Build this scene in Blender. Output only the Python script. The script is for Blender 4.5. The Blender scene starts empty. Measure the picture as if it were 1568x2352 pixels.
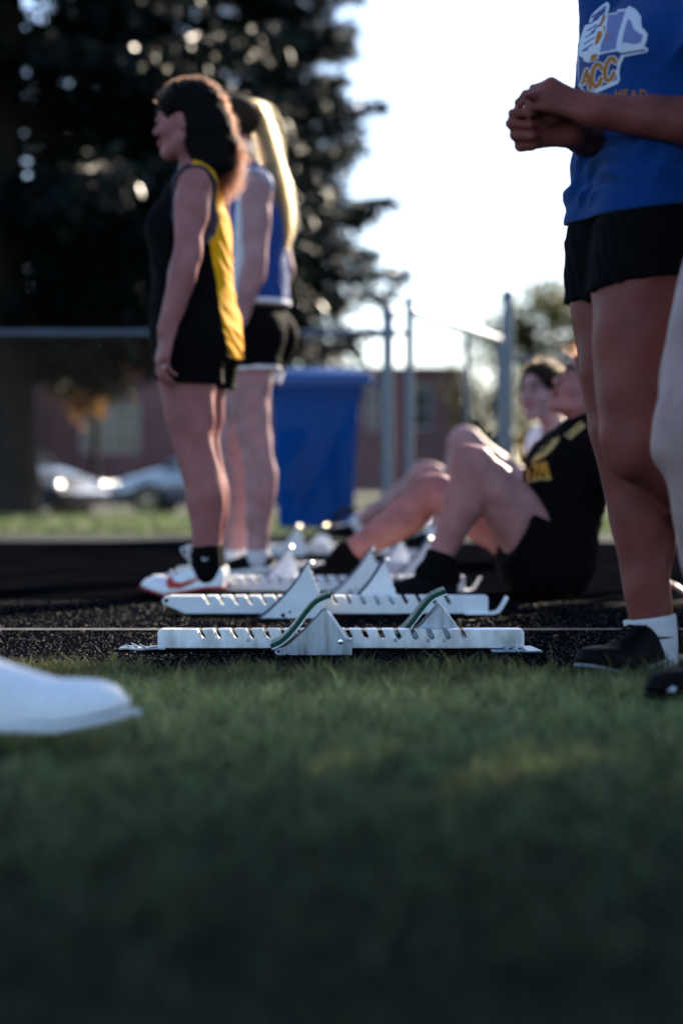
import bpy, bmesh, math, random
import numpy as np
from mathutils import Vector, Matrix
from mathutils.bvhtree import BVHTree

random.seed(7)
rng = np.random.default_rng(11)
scene = bpy.context.scene
COL = scene.collection
rad = math.radians

# ------------------------------------------------------------------ camera, sky, sun, exposure
CAM_H = 0.352
FPX = 4424.0            # focal length in pixels of a 1568 px wide picture
cam = bpy.data.cameras.new("camera")
cam_ob = bpy.data.objects.new("camera", cam)
COL.objects.link(cam_ob)
cam.sensor_fit = 'HORIZONTAL'
cam.sensor_width = 24.0
cam.lens = FPX / 1568 * 24.0
cam.clip_start = 0.05
cam.clip_end = 2000
cam_ob.location = (0, 0, CAM_H)
cam_ob.rotation_euler = (rad(90) - math.atan(69 / FPX), 0, 0)
cam.dof.use_dof = True
cam.dof.focus_distance = 4.0
cam.dof.aperture_fstop = 1.95
scene.camera = cam_ob
scene.render.resolution_x, scene.render.resolution_y = 682, 1024

SUN_AZ, SUN_EL = rad(31), rad(26)
world = bpy.data.worlds.new("World")
scene.world = world
world.use_nodes = True
wn = world.node_tree
bg = wn.nodes['Background']
sky = wn.nodes.new('ShaderNodeTexSky')
sky.sky_type = 'NISHITA'
sky.sun_disc = False
sky.sun_elevation = SUN_EL
sky.sun_rotation = SUN_AZ
sky.air_density = 0.8
sky.dust_density = 0.6
sky.ozone_density = 2.0
wn.links.new(sky.outputs[0], bg.inputs[0])
bg.inputs[1].default_value = 0.10
sun = bpy.data.lights.new("sun", 'SUN')
sun.energy = 5.0
sun.angle = rad(0.5)
sun.color = (1.0, 0.86, 0.68)
sun_ob = bpy.data.objects.new("sun", sun)
COL.objects.link(sun_ob)
SD = Vector((math.sin(SUN_AZ) * math.cos(SUN_EL), math.cos(SUN_AZ) * math.cos(SUN_EL), math.sin(SUN_EL)))
sun_ob.rotation_euler = SD.to_track_quat('Z', 'Y').to_euler()
sun_ob.location = (8, 12, 10)
scene.view_settings.view_transform = 'Standard'
scene.view_settings.look = 'None'
scene.view_settings.gamma = 1.0
scene.view_settings.use_curve_mapping = False
scene.view_settings.exposure = 1.66
scene.cycles.use_denoising = True
scene.cycles.max_bounces = 6
scene.cycles.transparent_max_bounces = 8
scene.cycles.caustics_reflective = False
scene.cycles.caustics_refractive = False
scene.cycles.sample_clamp_indirect = 6.0

# ------------------------------------------------------------------ helpers
def V(*a): return np.array(a, dtype=float)
def P(u, v, Y):
    """a point of the place that stands Y metres away"""
    return V((u - 784) / FPX * Y, Y, CAM_H + (1107 - v) / FPX * Y)
def nrm(v):
    v = np.asarray(v, float)
    return v / (np.linalg.norm(v) + 1e-12)
ZUP = V(0, 0, 1)

def tag(o, label=None, cat=None, group=None, kind=None):
    if label: o['label'] = label
    if cat: o['category'] = cat
    if group: o['group'] = group
    if kind: o['kind'] = kind
    return o

def link(name, data, parent=None):
    o = bpy.data.objects.new(name, data)
    COL.objects.link(o)
    if parent is not None: o.parent = parent
    return o

def empty(name, loc, rz=0):
    o = link(name, None)
    o.location = loc
    o.rotation_euler = (0, 0, rz)
    o.empty_display_size = 0.1
    return o

def mesh_np(name, verts, faces, mat=None, parent=None, smooth=False, mats=None, midx=None):
    """faces: an (n,k) array or a list of such arrays"""
    verts = np.asarray(verts, dtype=np.float32)
    if not isinstance(faces, list): faces = [faces]
    faces = [np.asarray(f, dtype=np.int32) for f in faces if len(f)]
    me = bpy.data.meshes.new(name)
    me.vertices.add(len(verts))
    me.vertices.foreach_set('co', verts.ravel())
    nl = sum(f.size for f in faces)
    npoly = sum(len(f) for f in faces)
    me.loops.add(nl)
    me.loops.foreach_set('vertex_index', np.concatenate([f.ravel() for f in faces]))
    me.polygons.add(npoly)
    tot = np.concatenate([np.full(len(f), f.shape[1], np.int32) for f in faces])
    st = np.concatenate([[0], np.cumsum(tot)[:-1]]).astype(np.int32)
    me.polygons.foreach_set('loop_start', st)
    me.polygons.foreach_set('loop_total', tot)
    if mats:
        for m in mats: me.materials.append(m)
    elif mat: me.materials.append(mat)
    if midx is not None: me.polygons.foreach_set('material_index', np.asarray(midx, np.int32))
    if smooth: me.polygons.foreach_set('use_smooth', np.ones(npoly, bool))
    me.update(calc_edges=True)
    me.validate()
    return link(name, me, parent)

def col_attr(o, name, vals):
    a = o.data.attributes.new(name, 'FLOAT_COLOR', 'POINT')
    c = np.ones((len(vals), 4), np.float32)
    c[:, :vals.shape[1]] = vals
    a.data.foreach_set('color', c.ravel())

class MB:
    """collects boxes, bars, prisms and lathes and links them as one mesh"""
    def __init__(s): s.v, s.f, s.n, s.m = [], [], 0, []
    def add(s, vs, fs, mi=0):
        for f in fs: s.f.append([i + s.n for i in f]); s.m.append(mi)
        s.v += [tuple(map(float, p)) for p in vs]
        s.n += len(vs)
    def box(s, c, d, rz=0, mi=0):
        x, y, z = d[0] / 2, d[1] / 2, d[2] / 2
        ca, sa = math.cos(rz), math.sin(rz)
        vs = []
        for a, b, e in ((-1,-1,-1),(1,-1,-1),(1,1,-1),(-1,1,-1),(-1,-1,1),(1,-1,1),(1,1,1),(-1,1,1)):
            px, py = a * x, b * y
            vs.append((c[0] + px * ca - py * sa, c[1] + px * sa + py * ca, c[2] + e * z))
        s.add(vs, [(3,2,1,0),(4,5,6,7),(0,1,5,4),(1,2,6,5),(2,3,7,6),(3,0,4,7)], mi)
    def tube(s, pts, r, n=8, mi=0, cap=True):
        pts = [np.asarray(p, float) for p in pts]
        if not hasattr(r, '__len__'): r = [r] * len(pts)
        base = []
        ref = None
        for i, p in enumerate(pts):
            t = nrm(pts[min(i + 1, len(pts) - 1)] - pts[max(i - 1, 0)])
            if ref is None:
                ref = nrm(np.cross(t, V(0, 0, 1) if abs(t[2]) < .9 else V(1, 0, 0)))
            ref = nrm(ref - t * np.dot(ref, t))
            b = np.cross(t, ref)
            for k in range(n):
                a = 2 * math.pi * k / n
                base.append(p + r[i] * (math.cos(a) * ref + math.sin(a) * b))
        fs = []
        for i in range(len(pts) - 1):
            for k in range(n):
                k2 = (k + 1) % n
                fs.append((i*n+k, i*n+k2, (i+1)*n+k2, (i+1)*n+k))
        if cap:
            fs.append(tuple(range(n - 1, -1, -1)))
            fs.append(tuple((len(pts) - 1) * n + k for k in range(n)))
        s.add(base, fs, mi)
    def prism(s, poly, y0, y1, mi=0):
        """poly in x,z (counter-clockwise seen from -y), from y0 (near) to y1"""
        n = len(poly)
        vs = [(p[0], y0, p[1]) for p in poly] + [(p[0], y1, p[1]) for p in poly]
        fs = [tuple(range(n)), tuple(range(2*n-1, n-1, -1))]
        for i in range(n):
            j = (i + 1) % n
            fs.append((i, i + n, j + n, j))
        s.add(vs, fs, mi)
    def build(s, name, mat=None, parent=None, smooth=False, mats=None, bevel=0, seg=2, tri=False):
        bm = bmesh.new()
        vs = [bm.verts.new(p) for p in s.v]
        for f, mi in zip(s.f, s.m):
            try:
                q = bm.faces.new([vs[i] for i in f]); q.material_index = mi
            except ValueError: pass
        bmesh.ops.recalc_face_normals(bm, faces=bm.faces)
        if bevel:
            es = [e for e in bm.edges if len(e.link_faces) == 2 and e.calc_face_angle(0) > 0.5]
            bmesh.ops.bevel(bm, geom=es, offset=bevel, segments=seg, affect='EDGES', profile=.6, clamp_overlap=True)
        if tri: bmesh.ops.triangulate(bm, faces=[f for f in bm.faces if len(f.verts) > 4])
        me = bpy.data.meshes.new(name)
        bm.to_mesh(me); bm.free()
        for m in (mats or ([mat] if mat else [])): me.materials.append(m)
        if smooth:
            me.polygons.foreach_set('use_smooth', np.ones(len(me.polygons), bool))
            try: me.set_sharp_from_angle(angle=rad(40))
            except Exception: pass
        return link(name, me, parent)

# ------------------------------------------------------------------ materials
TONE = .62      # all surfaces but the white and bare metal ones are this much deeper than first set
PALE = ('white', 'aluminium', 'lace', 'chrome', 'lens', 'bright', 'eye', 'teeth', 'frame', 'blind', 'gold_cloth')
def deep(name, c):
    return tuple(c) if any(w in name for w in PALE) else tuple(q * TONE for q in c)
def new_mat(name):
    m = bpy.data.materials.new(name)
    m.use_nodes = True
    return m, m.node_tree, m.node_tree.nodes['Principled BSDF']

def mat(name, color, rough=.6, metal=0, spec=.5, var=.0, vscale=8, bump=0, bscale=60, bdist=.002, sss=0, sheen=0, coat=0, detail=4, stretch=None, attr=None, rvar=0):
    if color and not any(w in name for w in PALE): spec *= TONE
    color = deep(name, color)
    m, nt, b = new_mat(name)
    b.inputs['Base Color'].default_value = (*color, 1)
    b.inputs['Roughness'].default_value = rough
    b.inputs['Metallic'].default_value = metal
    b.inputs['Specular IOR Level'].default_value = spec
    if sss:
        b.inputs['Subsurface Weight'].default_value = sss
        b.inputs['Subsurface Radius'].default_value = (.012, .005, .003)
        b.inputs['Subsurface Scale'].default_value = 1.0
    if sheen:
        b.inputs['Sheen Weight'].default_value = sheen
        b.inputs['Sheen Roughness'].default_value = .5
    if coat:
        b.inputs['Coat Weight'].default_value = coat
        b.inputs['Coat Roughness'].default_value = .05
    tc = nt.nodes.new('ShaderNodeTexCoord')
    vec = tc.outputs['Object']
    if stretch:
        mp = nt.nodes.new('ShaderNodeMapping'); mp.inputs['Scale'].default_value = stretch
        nt.links.new(vec, mp.inputs[0]); vec = mp.outputs[0]
    src = None
    if attr:
        at = nt.nodes.new('ShaderNodeAttribute'); at.attribute_name = attr
        mx = nt.nodes.new('ShaderNodeMix'); mx.data_type = 'RGBA'; mx.blend_type = 'MULTIPLY'
        mx.inputs[0].default_value = 1
        mx.inputs[6].default_value = (*color, 1)
        nt.links.new(at.outputs['Color'], mx.inputs[7])
        src = mx.outputs[2]
    if var or rvar:
        nz = nt.nodes.new('ShaderNodeTexNoise'); nz.inputs['Scale'].default_value = vscale
        nz.inputs['Detail'].default_value = detail; nz.inputs['Roughness'].default_value = .6
        nt.links.new(vec, nz.inputs['Vector'])
        if var:
            mr = nt.nodes.new('ShaderNodeMapRange')
            mr.inputs['From Min'].default_value = .3; mr.inputs['From Max'].default_value = .7
            mr.inputs['To Min'].default_value = 1 - var; mr.inputs['To Max'].default_value = 1 + var
            nt.links.new(nz.outputs['Fac'], mr.inputs['Value'])
            mx = nt.nodes.new('ShaderNodeMix'); mx.data_type = 'RGBA'; mx.blend_type = 'MULTIPLY'
            mx.inputs[0].default_value = 1
            mx.inputs[6].default_value = (*color, 1)
            if src: nt.links.new(src, mx.inputs[6])
            nt.links.new(mr.outputs[0], mx.inputs[7])
            src = mx.outputs[2]
        if rvar:
            mr = nt.nodes.new('ShaderNodeMapRange')
            mr.inputs['From Min'].default_value = .3; mr.inputs['From Max'].default_value = .7
            mr.inputs['To Min'].default_value = max(0, rough - rvar); mr.inputs['To Max'].default_value = min(1, rough + rvar)
            nt.links.new(nz.outputs['Fac'], mr.inputs['Value'])
            nt.links.new(mr.outputs[0], b.inputs['Roughness'])
    if src: nt.links.new(src, b.inputs['Base Color'])
    if bump:
        nb = nt.nodes.new('ShaderNodeTexNoise'); nb.inputs['Scale'].default_value = bscale; nb.inputs['Detail'].default_value = 3
        nt.links.new(vec, nb.inputs['Vector'])
        bp = nt.nodes.new('ShaderNodeBump'); bp.inputs['Strength'].default_value = bump; bp.inputs['Distance'].default_value = bdist
        nt.links.new(nb.outputs['Fac'], bp.inputs['Height'])
        nt.links.new(bp.outputs[0], b.inputs['Normal'])
    return m

def leaf_mat(name, color, trans=.5, rough=.45, attr='tint', tcol=None):
    tcol = deep(name, tcol or color); color = deep(name, color)
    m, nt, b = new_mat(name)
    at = nt.nodes.new('ShaderNodeAttribute'); at.attribute_name = attr
    mx = nt.nodes.new('ShaderNodeMix'); mx.data_type = 'RGBA'; mx.blend_type = 'MULTIPLY'; mx.inputs[0].default_value = 1
    mx.inputs[6].default_value = (*color, 1); nt.links.new(at.outputs['Color'], mx.inputs[7])
    nt.links.new(mx.outputs[2], b.inputs['Base Color'])
    b.inputs['Roughness'].default_value = rough
    b.inputs['Specular IOR Level'].default_value = .25
    tr = nt.nodes.new('ShaderNodeBsdfTranslucent')
    m2 = nt.nodes.new('ShaderNodeMix'); m2.data_type = 'RGBA'; m2.blend_type = 'MULTIPLY'; m2.inputs[0].default_value = 1
    m2.inputs[6].default_value = (*(tcol or color), 1); nt.links.new(at.outputs['Color'], m2.inputs[7])
    nt.links.new(m2.outputs[2], tr.inputs['Color'])
    ms = nt.nodes.new('ShaderNodeMixShader'); ms.inputs[0].default_value = trans
    nt.links.new(b.outputs[0], ms.inputs[1]); nt.links.new(tr.outputs[0], ms.inputs[2])
    nt.links.new(ms.outputs[0], nt.nodes['Material Output'].inputs[0])
    return m

def hair_mat(name, color, rough=.35):
    m, nt, b = new_mat(name)
    h = nt.nodes.new('ShaderNodeBsdfHairPrincipled')
    h.parametrization = 'COLOR'
    h.inputs['Color'].default_value = (*color, 1)
    h.inputs['Roughness'].default_value = rough
    h.inputs['Random Roughness'].default_value = .3
    nt.links.new(h.outputs[0], nt.nodes['Material Output'].inputs[0])
    return m

M = {}
M['track'] = mat('track_rubber', (.0042, .0050, .0075), rough=.9, spec=.0, var=.5, vscale=2.5, bump=1.0, bscale=350, bdist=.004, rvar=.12)
M['granule'] = mat('rubber_granule', (.006, .0065, .008), rough=.35, spec=.2, attr='tint')
M['line'] = mat('worn_white_line', (.065, .065, .07), rough=.8, var=.75, vscale=45, bump=.8, bscale=300)
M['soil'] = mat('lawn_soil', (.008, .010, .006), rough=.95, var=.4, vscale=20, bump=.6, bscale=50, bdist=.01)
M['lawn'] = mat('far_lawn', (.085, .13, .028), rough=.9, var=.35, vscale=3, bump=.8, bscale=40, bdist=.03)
M['concrete'] = mat('mow_strip_concrete', (.045, .05, .06), rough=.9, spec=.1, var=.2, vscale=5)
M['asphalt'] = mat('asphalt', (.05, .05, .055), rough=.9, var=.3, vscale=2, bump=.5, bscale=80)
M['verge'] = mat('ground_verge', (.06, .08, .03), rough=.95, var=.4, vscale=.3)
M['grass'] = leaf_mat('grass_blade', (.024, .056, .036), trans=.5, rough=.5, tcol=(.165, .235, .115))
M['steel'] = mat('galvanised_steel', (.19, .225, .29), rough=.34, metal=.7, var=.18, vscale=14, bump=.12, bscale=40, rvar=.1)
M['wire'] = mat('dull_wire', (.045, .05, .055), rough=.8, spec=.2)
M['alu'] = mat('brushed_aluminium', (.72, .745, .78), rough=.38, metal=.7, var=.30, vscale=30, bump=.10, bscale=90, stretch=(1, 1, .35), rvar=.12)
M['alu_plate'] = mat('scuffed_aluminium_plate', (.38, .415, .47), rough=.40, metal=.85, var=.34, vscale=60, bump=.25, bscale=160, stretch=(1, 1, .12), rvar=.14)
M['white_alu'] = mat('white_coated_aluminium', (.84, .85, .86), rough=.42, var=.08, vscale=25, spec=.5)
M['green'] = mat('green_foam', (.004, .105, .06), rough=.6, var=.15, vscale=60)
M['blue_pad'] = mat('blue_pad', (.015, .06, .16), rough=.55)
M['teeth'] = mat('grey_rubber_teeth', (.36, .40, .38), rough=.35, metal=.3)
M['dark'] = mat('hole_shade', (.008, .008, .008), rough=.9)  # near-black that stands in for the shade inside drilled holes
M['steel_bright'] = mat('bright_steel', (.75, .75, .74), rough=.25, metal=1)
M['black'] = mat('black_cloth', (.0042, .0042, .0056), rough=.9, spec=.10, bump=.25, bscale=25, bdist=.01)
M['gold'] = mat('gold_cloth', (.86, .38, .003), rough=.75, spec=.1, var=.08, vscale=20, bump=.3, bscale=25, bdist=.01)
M['blue_shirt'] = mat('blue_shirt', (.006, .062, .27), rough=.85, spec=.1, sheen=.1, var=.1, vscale=12, bump=.15, bscale=30, bdist=.01)
M['royal'] = mat('royal_blue_cloth', (.02, .085, .38), rough=.7, spec=.25, bump=.3, bscale=25, bdist=.01)
M['white_cloth'] = mat('white_cloth', (.72, .73, .76), rough=.8, spec=.2, bump=.2, bscale=30, bdist=.01)
M['trim'] = mat('grey_trim', (.10, .10, .14), rough=.7)
M['sock_white'] = mat('white_knit', (.70, .71, .74), rough=.9, spec=.1, bump=.9, bscale=9, bdist=.004, stretch=(60, 60, 2), detail=1)
M['sock_black'] = mat('black_knit', (.005, .005, .006), rough=.9, spec=.1)
M['shoe_white'] = mat('white_shoe_mesh', (.84, .85, .87), rough=.65, var=.06, vscale=60, bump=.2, bscale=250)
M['shoe_black'] = mat('black_shoe_mesh', (.0040, .0042, .0055), rough=.6, spec=.12, bump=.2, bscale=250)
M['sole_red'] = mat('coral_red_sole', (.62, .035, .045), rough=.45)
M['sole_white'] = mat('white_foam_sole', (.66, .67, .69), rough=.6)
M['sole_black'] = mat('black_sole', (.006, .006, .007), rough=.6, spec=.15)
M['sole_silver'] = mat('silver_spike_plate', (.42, .43, .45), rough=.35)
M['orange_red'] = mat('coral_red_print', (.75, .07, .05), rough=.5)
M['print_white'] = mat('white_print', (.55, .58, .66), rough=.7)
M['print_lav'] = mat('lavender_print', (.24, .27, .58), rough=.7)
M['print_blue'] = mat('blue_print', (.02, .05, .26), rough=.7)
M['print_orange'] = mat('orange_print', (.62, .20, .015), rough=.7)
M['print_gold'] = mat('gold_print', (.60, .42, .14), rough=.6)
M['print_amber'] = mat('amber_print', (.62, .30, .02), rough=.6)
M['lace'] = mat('white_lace', (.72, .72, .73), rough=.8)
M['eye_white'] = mat('eye_white', (.30, .28, .27), rough=.25)
M['eye_dark'] = mat('eye_dark', (.02, .012, .008), rough=.15)
M['brow'] = mat('dark_brow', (.015, .010, .009), rough=.8)
M['bin'] = mat('blue_plastic', (.0005, .112, .48), rough=.6, spec=.05, var=.06, vscale=3)
M['bin_lid'] = mat('blue_plastic_lid', (.01, .13, .50), rough=.34, spec=.6)
M['tyre'] = mat('tyre_rubber', (.02, .02, .02), rough=.8)
M['brick'] = mat('red_brick_wall', (.36, .17, .17), rough=.9, var=.2, vscale=1.5)
M['coping'] = mat('roof_coping', (.30, .22, .21), rough=.8)
M['frame_paint'] = mat('pale_window_frame', (.55, .56, .56), rough=.6)
M['blind'] = mat('window_blind', (.42, .45, .44), rough=.7, var=.25, vscale=1)
M['glass'] = mat('window_glass', (.05, .06, .07), rough=.08, spec=.8)
M['bark'] = mat('spruce_bark', (.045, .035, .028), rough=.95, var=.4, vscale=4, bump=1, bscale=12, bdist=.04)
M['needles'] = leaf_mat('spruce_needles', (.006, .018, .018), trans=.15, rough=.42)
M['spring'] = leaf_mat('spring_leaves', (.12, .125, .035), trans=.5, rough=.5)
M['russet'] = leaf_mat('russet_leaves', (.26, .13, .04), trans=.6, rough=.5)
M['car_dark'] = mat('dark_car_paint', (.05, .06, .08), rough=.42, metal=.8, coat=.5)
M['car_silver'] = mat('silver_car_paint', (.52, .54, .58), rough=.3, metal=.6, coat=1)
M['chrome'] = mat('chrome', (.8, .8, .8), rough=.1, metal=1)
M['lamp_lens'] = mat('lamp_lens', (.85, .85, .85), rough=.16, metal=1)
M['hair_black'] = mat('black_hair_mass', (.004, .003, .003), rough=.8, spec=.15, bump=.9, bscale=45, bdist=.01)
M['hair_brown'] = mat('brown_hair_mass', (.022, .013, .008), rough=.75, spec=.15, bump=.8, bscale=60, bdist=.006)
M['hair_blond'] = mat('blond_hair_mass', (.045, .025, .013), rough=.7, spec=.2, bump=.8, bscale=60, bdist=.006)
M['strand_dark'] = hair_mat('dark_curly_strands', (.017, .0050, .0026))
M['strand_blond'] = hair_mat('blond_strands', (.33, .165, .058), .32)
M['strand_brown'] = hair_mat('brown_strands', (.10, .05, .02))
def skin(name, c): return mat(name, c, rough=.5, spec=.28, var=.20, vscale=13, sss=.08, bump=.12, bscale=260, attr='tint')
M['skin_a'] = skin('skin_tan', (.54, .205, .195))
M['skin_b'] = skin('skin_fair', (.62, .34, .345))
M['skin_c'] = skin('skin_brown', (.31, .085, .068))
M['skin_d'] = skin('skin_pale', (.56, .37, .355))
M['skin_e'] = skin('skin_light_tan', (.57, .245, .23))

# ------------------------------------------------------------------ implicit surfaces
def rc(a, b, r1, r2=None, n=None, f=1.0, k=.02, clip=None, sub=False, inf=0.0, t=''):
    return dict(ty='rc', a=np.asarray(a, float), b=np.asarray(b, float), r1=r1, r2=r1 if r2 is None else r2, n=None if n is None else nrm(n), f=f, k=k, clip=clip, sub=sub, inf=inf, t=t)
def el(c, R, r, k=.02, sub=False, clip=None, inf=0.0, t=''):
    """R: rows are the three axes, r: three radii"""
    return dict(ty='el', c=np.asarray(c, float), R=np.asarray(R, float), r=np.asarray(r, float), k=k, sub=sub, clip=clip, inf=inf, t=t)
I3 = np.eye(3)

class Field:
    def __init__(s, lo, hi, h):
        s.lo = np.asarray(lo, float); s.h = h
        s.n = np.maximum(((np.asarray(hi, float) - s.lo) / h).astype(int) + 2, 4)
        s.ax = [(s.lo[i] + h * np.arange(s.n[i])).astype(np.float32) for i in range(3)]
        s.d = np.full(s.n, .1, np.float32)
    def box(s, lo, hi):
        a = np.clip(np.floor((lo - s.lo) / s.h).astype(int), 0, s.n)
        b = np.clip(np.ceil((hi - s.lo) / s.h).astype(int) + 1, 0, s.n)
        return a, b
    def xyz(s, a, b):
        return (s.ax[0][a[0]:b[0], None, None], s.ax[1][None, a[1]:b[1], None], s.ax[2][None, None, a[2]:b[2]])
    def prim(s, p, grow=0.0):
        g = p['inf'] + grow
        if p['ty'] == 'rc':
            m = max(p['r1'], p['r2']) * max(1, p['f']) + g + p['k'] + 2 * s.h
            lo = np.minimum(p['a'], p['b']) - m; hi = np.maximum(p['a'], p['b']) + m
        else:
            m = p['r'].max() + g + p['k'] + 2 * s.h
            lo = p['c'] - m; hi = p['c'] + m
        a, b = s.box(lo, hi)
        if np.any(b <= a): return
        X, Y, Z = s.xyz(a, b)
        if p['ty'] == 'rc':
            A = p['a'].astype(np.float32); D = (p['b'] - p['a']).astype(np.float32)
            L2 = float(D @ D) + 1e-9
            px, py, pz = X - A[0], Y - A[1], Z - A[2]
            t = np.clip((px * D[0] + py * D[1] + pz * D[2]) / L2, 0, 1)
            qx, qy, qz = px - t * D[0], py - t * D[1], pz - t * D[2]
            if p['n'] is not None and p['f'] != 1.0:
                N = p['n']
                q = (qx * N[0] + qy * N[1] + qz * N[2]) * (1 / p['f'] - 1)
                qx = qx + q * N[0]; qy = qy + q * N[1]; qz = qz + q * N[2]
            d = np.sqrt(qx * qx + qy * qy + qz * qz) - (p['r1'] + t * (p['r2'] - p['r1'])) - g
        else:
            R = p['R']; c = p['c']; r = p['r'] + g
            px, py, pz = X - c[0], Y - c[1], Z - c[2]
            k0 = 0; k1 = 0
            for i in range(3):
                q = px * R[i, 0] + py * R[i, 1] + pz * R[i, 2]
                k0 = k0 + (q / r[i]) ** 2
                k1 = k1 + (q / r[i] ** 2) ** 2
            k0 = np.sqrt(k0); k1 = np.sqrt(k1) + 1e-6
            d = k0 * (k0 - 1) / k1
        if p['clip'] is not None:
            for pt, n in (p['clip'] if isinstance(p['clip'], list) else [p['clip']]):
                d = np.maximum(d, (X - pt[0]) * n[0] + (Y - pt[1]) * n[1] + (Z - pt[2]) * n[2])
        o = s.d[a[0]:b[0], a[1]:b[1], a[2]:b[2]]
        k = max(p['k'], 1e-5)
        if p['sub']:
            d = -d
            hh = np.maximum(k - np.abs(o - d), 0) / k
            o[...] = np.maximum(o, d) + hh * hh * k * .25
        else:
            hh = np.maximum(k - np.abs(o - d), 0) / k
            o[...] = np.minimum(o, d) - hh * hh * k * .25
    def cut(s, pt, n):
        """keeps the side that n points away from"""
        X, Y, Z = s.xyz((0, 0, 0), s.n)
        np.maximum(s.d, ((X - pt[0]) * n[0] + (Y - pt[1]) * n[1] + (Z - pt[2]) * n[2]).astype(np.float32), out=s.d)
    def disp(s, fn):
        X, Y, Z = s.xyz((0, 0, 0), s.n)
        band = np.abs(s.d) < .05
        w = fn(X, Y, Z)
        s.d += np.where(band, w, 0).astype(np.float32)
    def mesh(s, smooth=1):
        d = s.d
        g = (d < 0)
        nx, ny, nz = s.n
        cnt = np.zeros((nx-1, ny-1, nz-1), np.uint8)
        offs = [(i, j, k) for i in (0, 1) for j in (0, 1) for k in (0, 1)]
        for i, j, k in offs:
            cnt += g[i:nx-1+i, j:ny-1+j, k:nz-1+k]
        act = (cnt > 0) & (cnt < 8)
        ii, jj, kk = np.nonzero(act)
        idx = np.full(act.shape, -1, np.int32)
        idx[ii, jj, kk] = np.arange(len(ii))
        vals = np.stack([d[ii + i, jj + j, kk + k] for i, j, k in offs], 1)
        pos = np.zeros((len(ii), 3)); num = np.zeros(len(ii))
        O = np.array(offs, float)
        for a in range(8):
            for b in range(a + 1, 8):
                if np.abs(O[a] - O[b]).sum() != 1: continue
                va, vb = vals[:, a], vals[:, b]
                m = (va < 0) != (vb < 0)
                t = np.where(m, va / np.where(m, va - vb, 1), 0)[:, None]
                pos += np.where(m[:, None], O[a] + t * (O[b] - O[a]), 0)
                num += m
        pos /= num[:, None]
        verts = s.lo + s.h * (pos + np.stack([ii, jj, kk], 1))
        quads = []
        e = g[:-1, 1:-1, 1:-1] != g[1:, 1:-1, 1:-1]
        i, j, k = np.nonzero(e); j = j + 1; k = k + 1
        q = np.stack([idx[i, j-1, k-1], idx[i, j, k-1], idx[i, j, k], idx[i, j-1, k]], 1)
        fl = g[i, j, k]; q[~fl] = q[~fl][:, ::-1]; quads.append(q)
        e = g[1:-1, :-1, 1:-1] != g[1:-1, 1:, 1:-1]
        i, j, k = np.nonzero(e); i = i + 1; k = k + 1
        q = np.stack([idx[i-1, j, k-1], idx[i-1, j, k], idx[i, j, k], idx[i, j, k-1]], 1)
        fl = g[i, j, k]; q[~fl] = q[~fl][:, ::-1]; quads.append(q)
        e = g[1:-1, 1:-1, :-1] != g[1:-1, 1:-1, 1:]
        i, j, k = np.nonzero(e); i = i + 1; j = j + 1
        q = np.stack([idx[i-1, j-1, k], idx[i, j-1, k], idx[i, j, k], idx[i-1, j, k]], 1)
        fl = g[i, j, k]; q[~fl] = q[~fl][:, ::-1]; quads.append(q)
        quads = np.concatenate(quads)
        for it in range(smooth):
            acc = np.zeros_like(verts); c = np.zeros(len(verts))
            for x in range(4):
                u, w = quads[:, x], quads[:, (x + 1) % 4]
                for ax in range(3):
                    acc[:, ax] += np.bincount(u, verts[w, ax], len(verts)) + np.bincount(w, verts[u, ax], len(verts))
                c += np.bincount(u, minlength=len(verts)) + np.bincount(w, minlength=len(verts))
            verts = verts * .5 + .5 * acc / np.maximum(c, 1)[:, None]
        return verts, quads

def bounds(prims, pad=.03):
    lo = np.full(3, 1e9); hi = -lo
    for p in prims:
        if p['sub']: continue
        if p['ty'] == 'rc':
            m = max(p['r1'], p['r2']) + p['inf']
            lo = np.minimum(lo, np.minimum(p['a'], p['b']) - m); hi = np.maximum(hi, np.maximum(p['a'], p['b']) + m)
        else:
            m = p['r'].max() + p['inf']
            lo = np.minimum(lo, p['c'] - m); hi = np.maximum(hi, p['c'] + m)
    return lo - pad, hi + pad

def sculpt(prims, h, grow=0.0, cuts=(), disp=None, smooth=1, ext=None):
    lo, hi = bounds(prims, .03 + grow)
    F = Field(lo, hi, h)
    for p in prims:
        F.prim(p, 0 if p['sub'] else grow)
    if disp: F.disp(disp)
    for pt, n in cuts: F.cut(pt, n)
    # close the border
    for ax in range(3):
        sl = [slice(None)] * 3
        for e in (0, -1):
            sl[ax] = e; F.d[tuple(sl)] = .1
    return F.mesh(smooth)

def wrinkles(amp, scale, dirs, seed=0):
    r = np.random.default_rng(seed)
    ph = r.uniform(0, 6.28, 12); ax = r.normal(size=(12, 3))
    D = [nrm(d) for d in dirs]
    def fn(X, Y, Z):
        w1 = np.sin(X * scale * .35 * ax[0, 0] + Y * scale * .35 * ax[0, 1] + Z * scale * .35 * ax[0, 2] + ph[0])
        w2 = np.sin(X * scale * .5 * ax[1, 0] + Y * scale * .5 * ax[1, 1] + Z * scale * .5 * ax[1, 2] + ph[1])
        o = 0
        for i, d in enumerate(D):
            q = X * d[0] + Y * d[1] + Z * d[2]
            s = np.sin(q * scale * (1 + .37 * i) + 1.9 * w1 + 1.3 * w2 + ph[2 + i])
            o = o + (np.abs(s) - .64) * (0.6 + .4 * w2 * (1 if i % 2 else -1))
        return o * amp
    return fn

# ------------------------------------------------------------------ human figure
def frame(f, u):
    """rows: side (the figure's left), front, up"""
    u = nrm(u); f = nrm(np.asarray(f, float) - u * np.dot(f, u)); s = np.cross(u, f)
    return np.stack([s, f, u])

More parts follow.
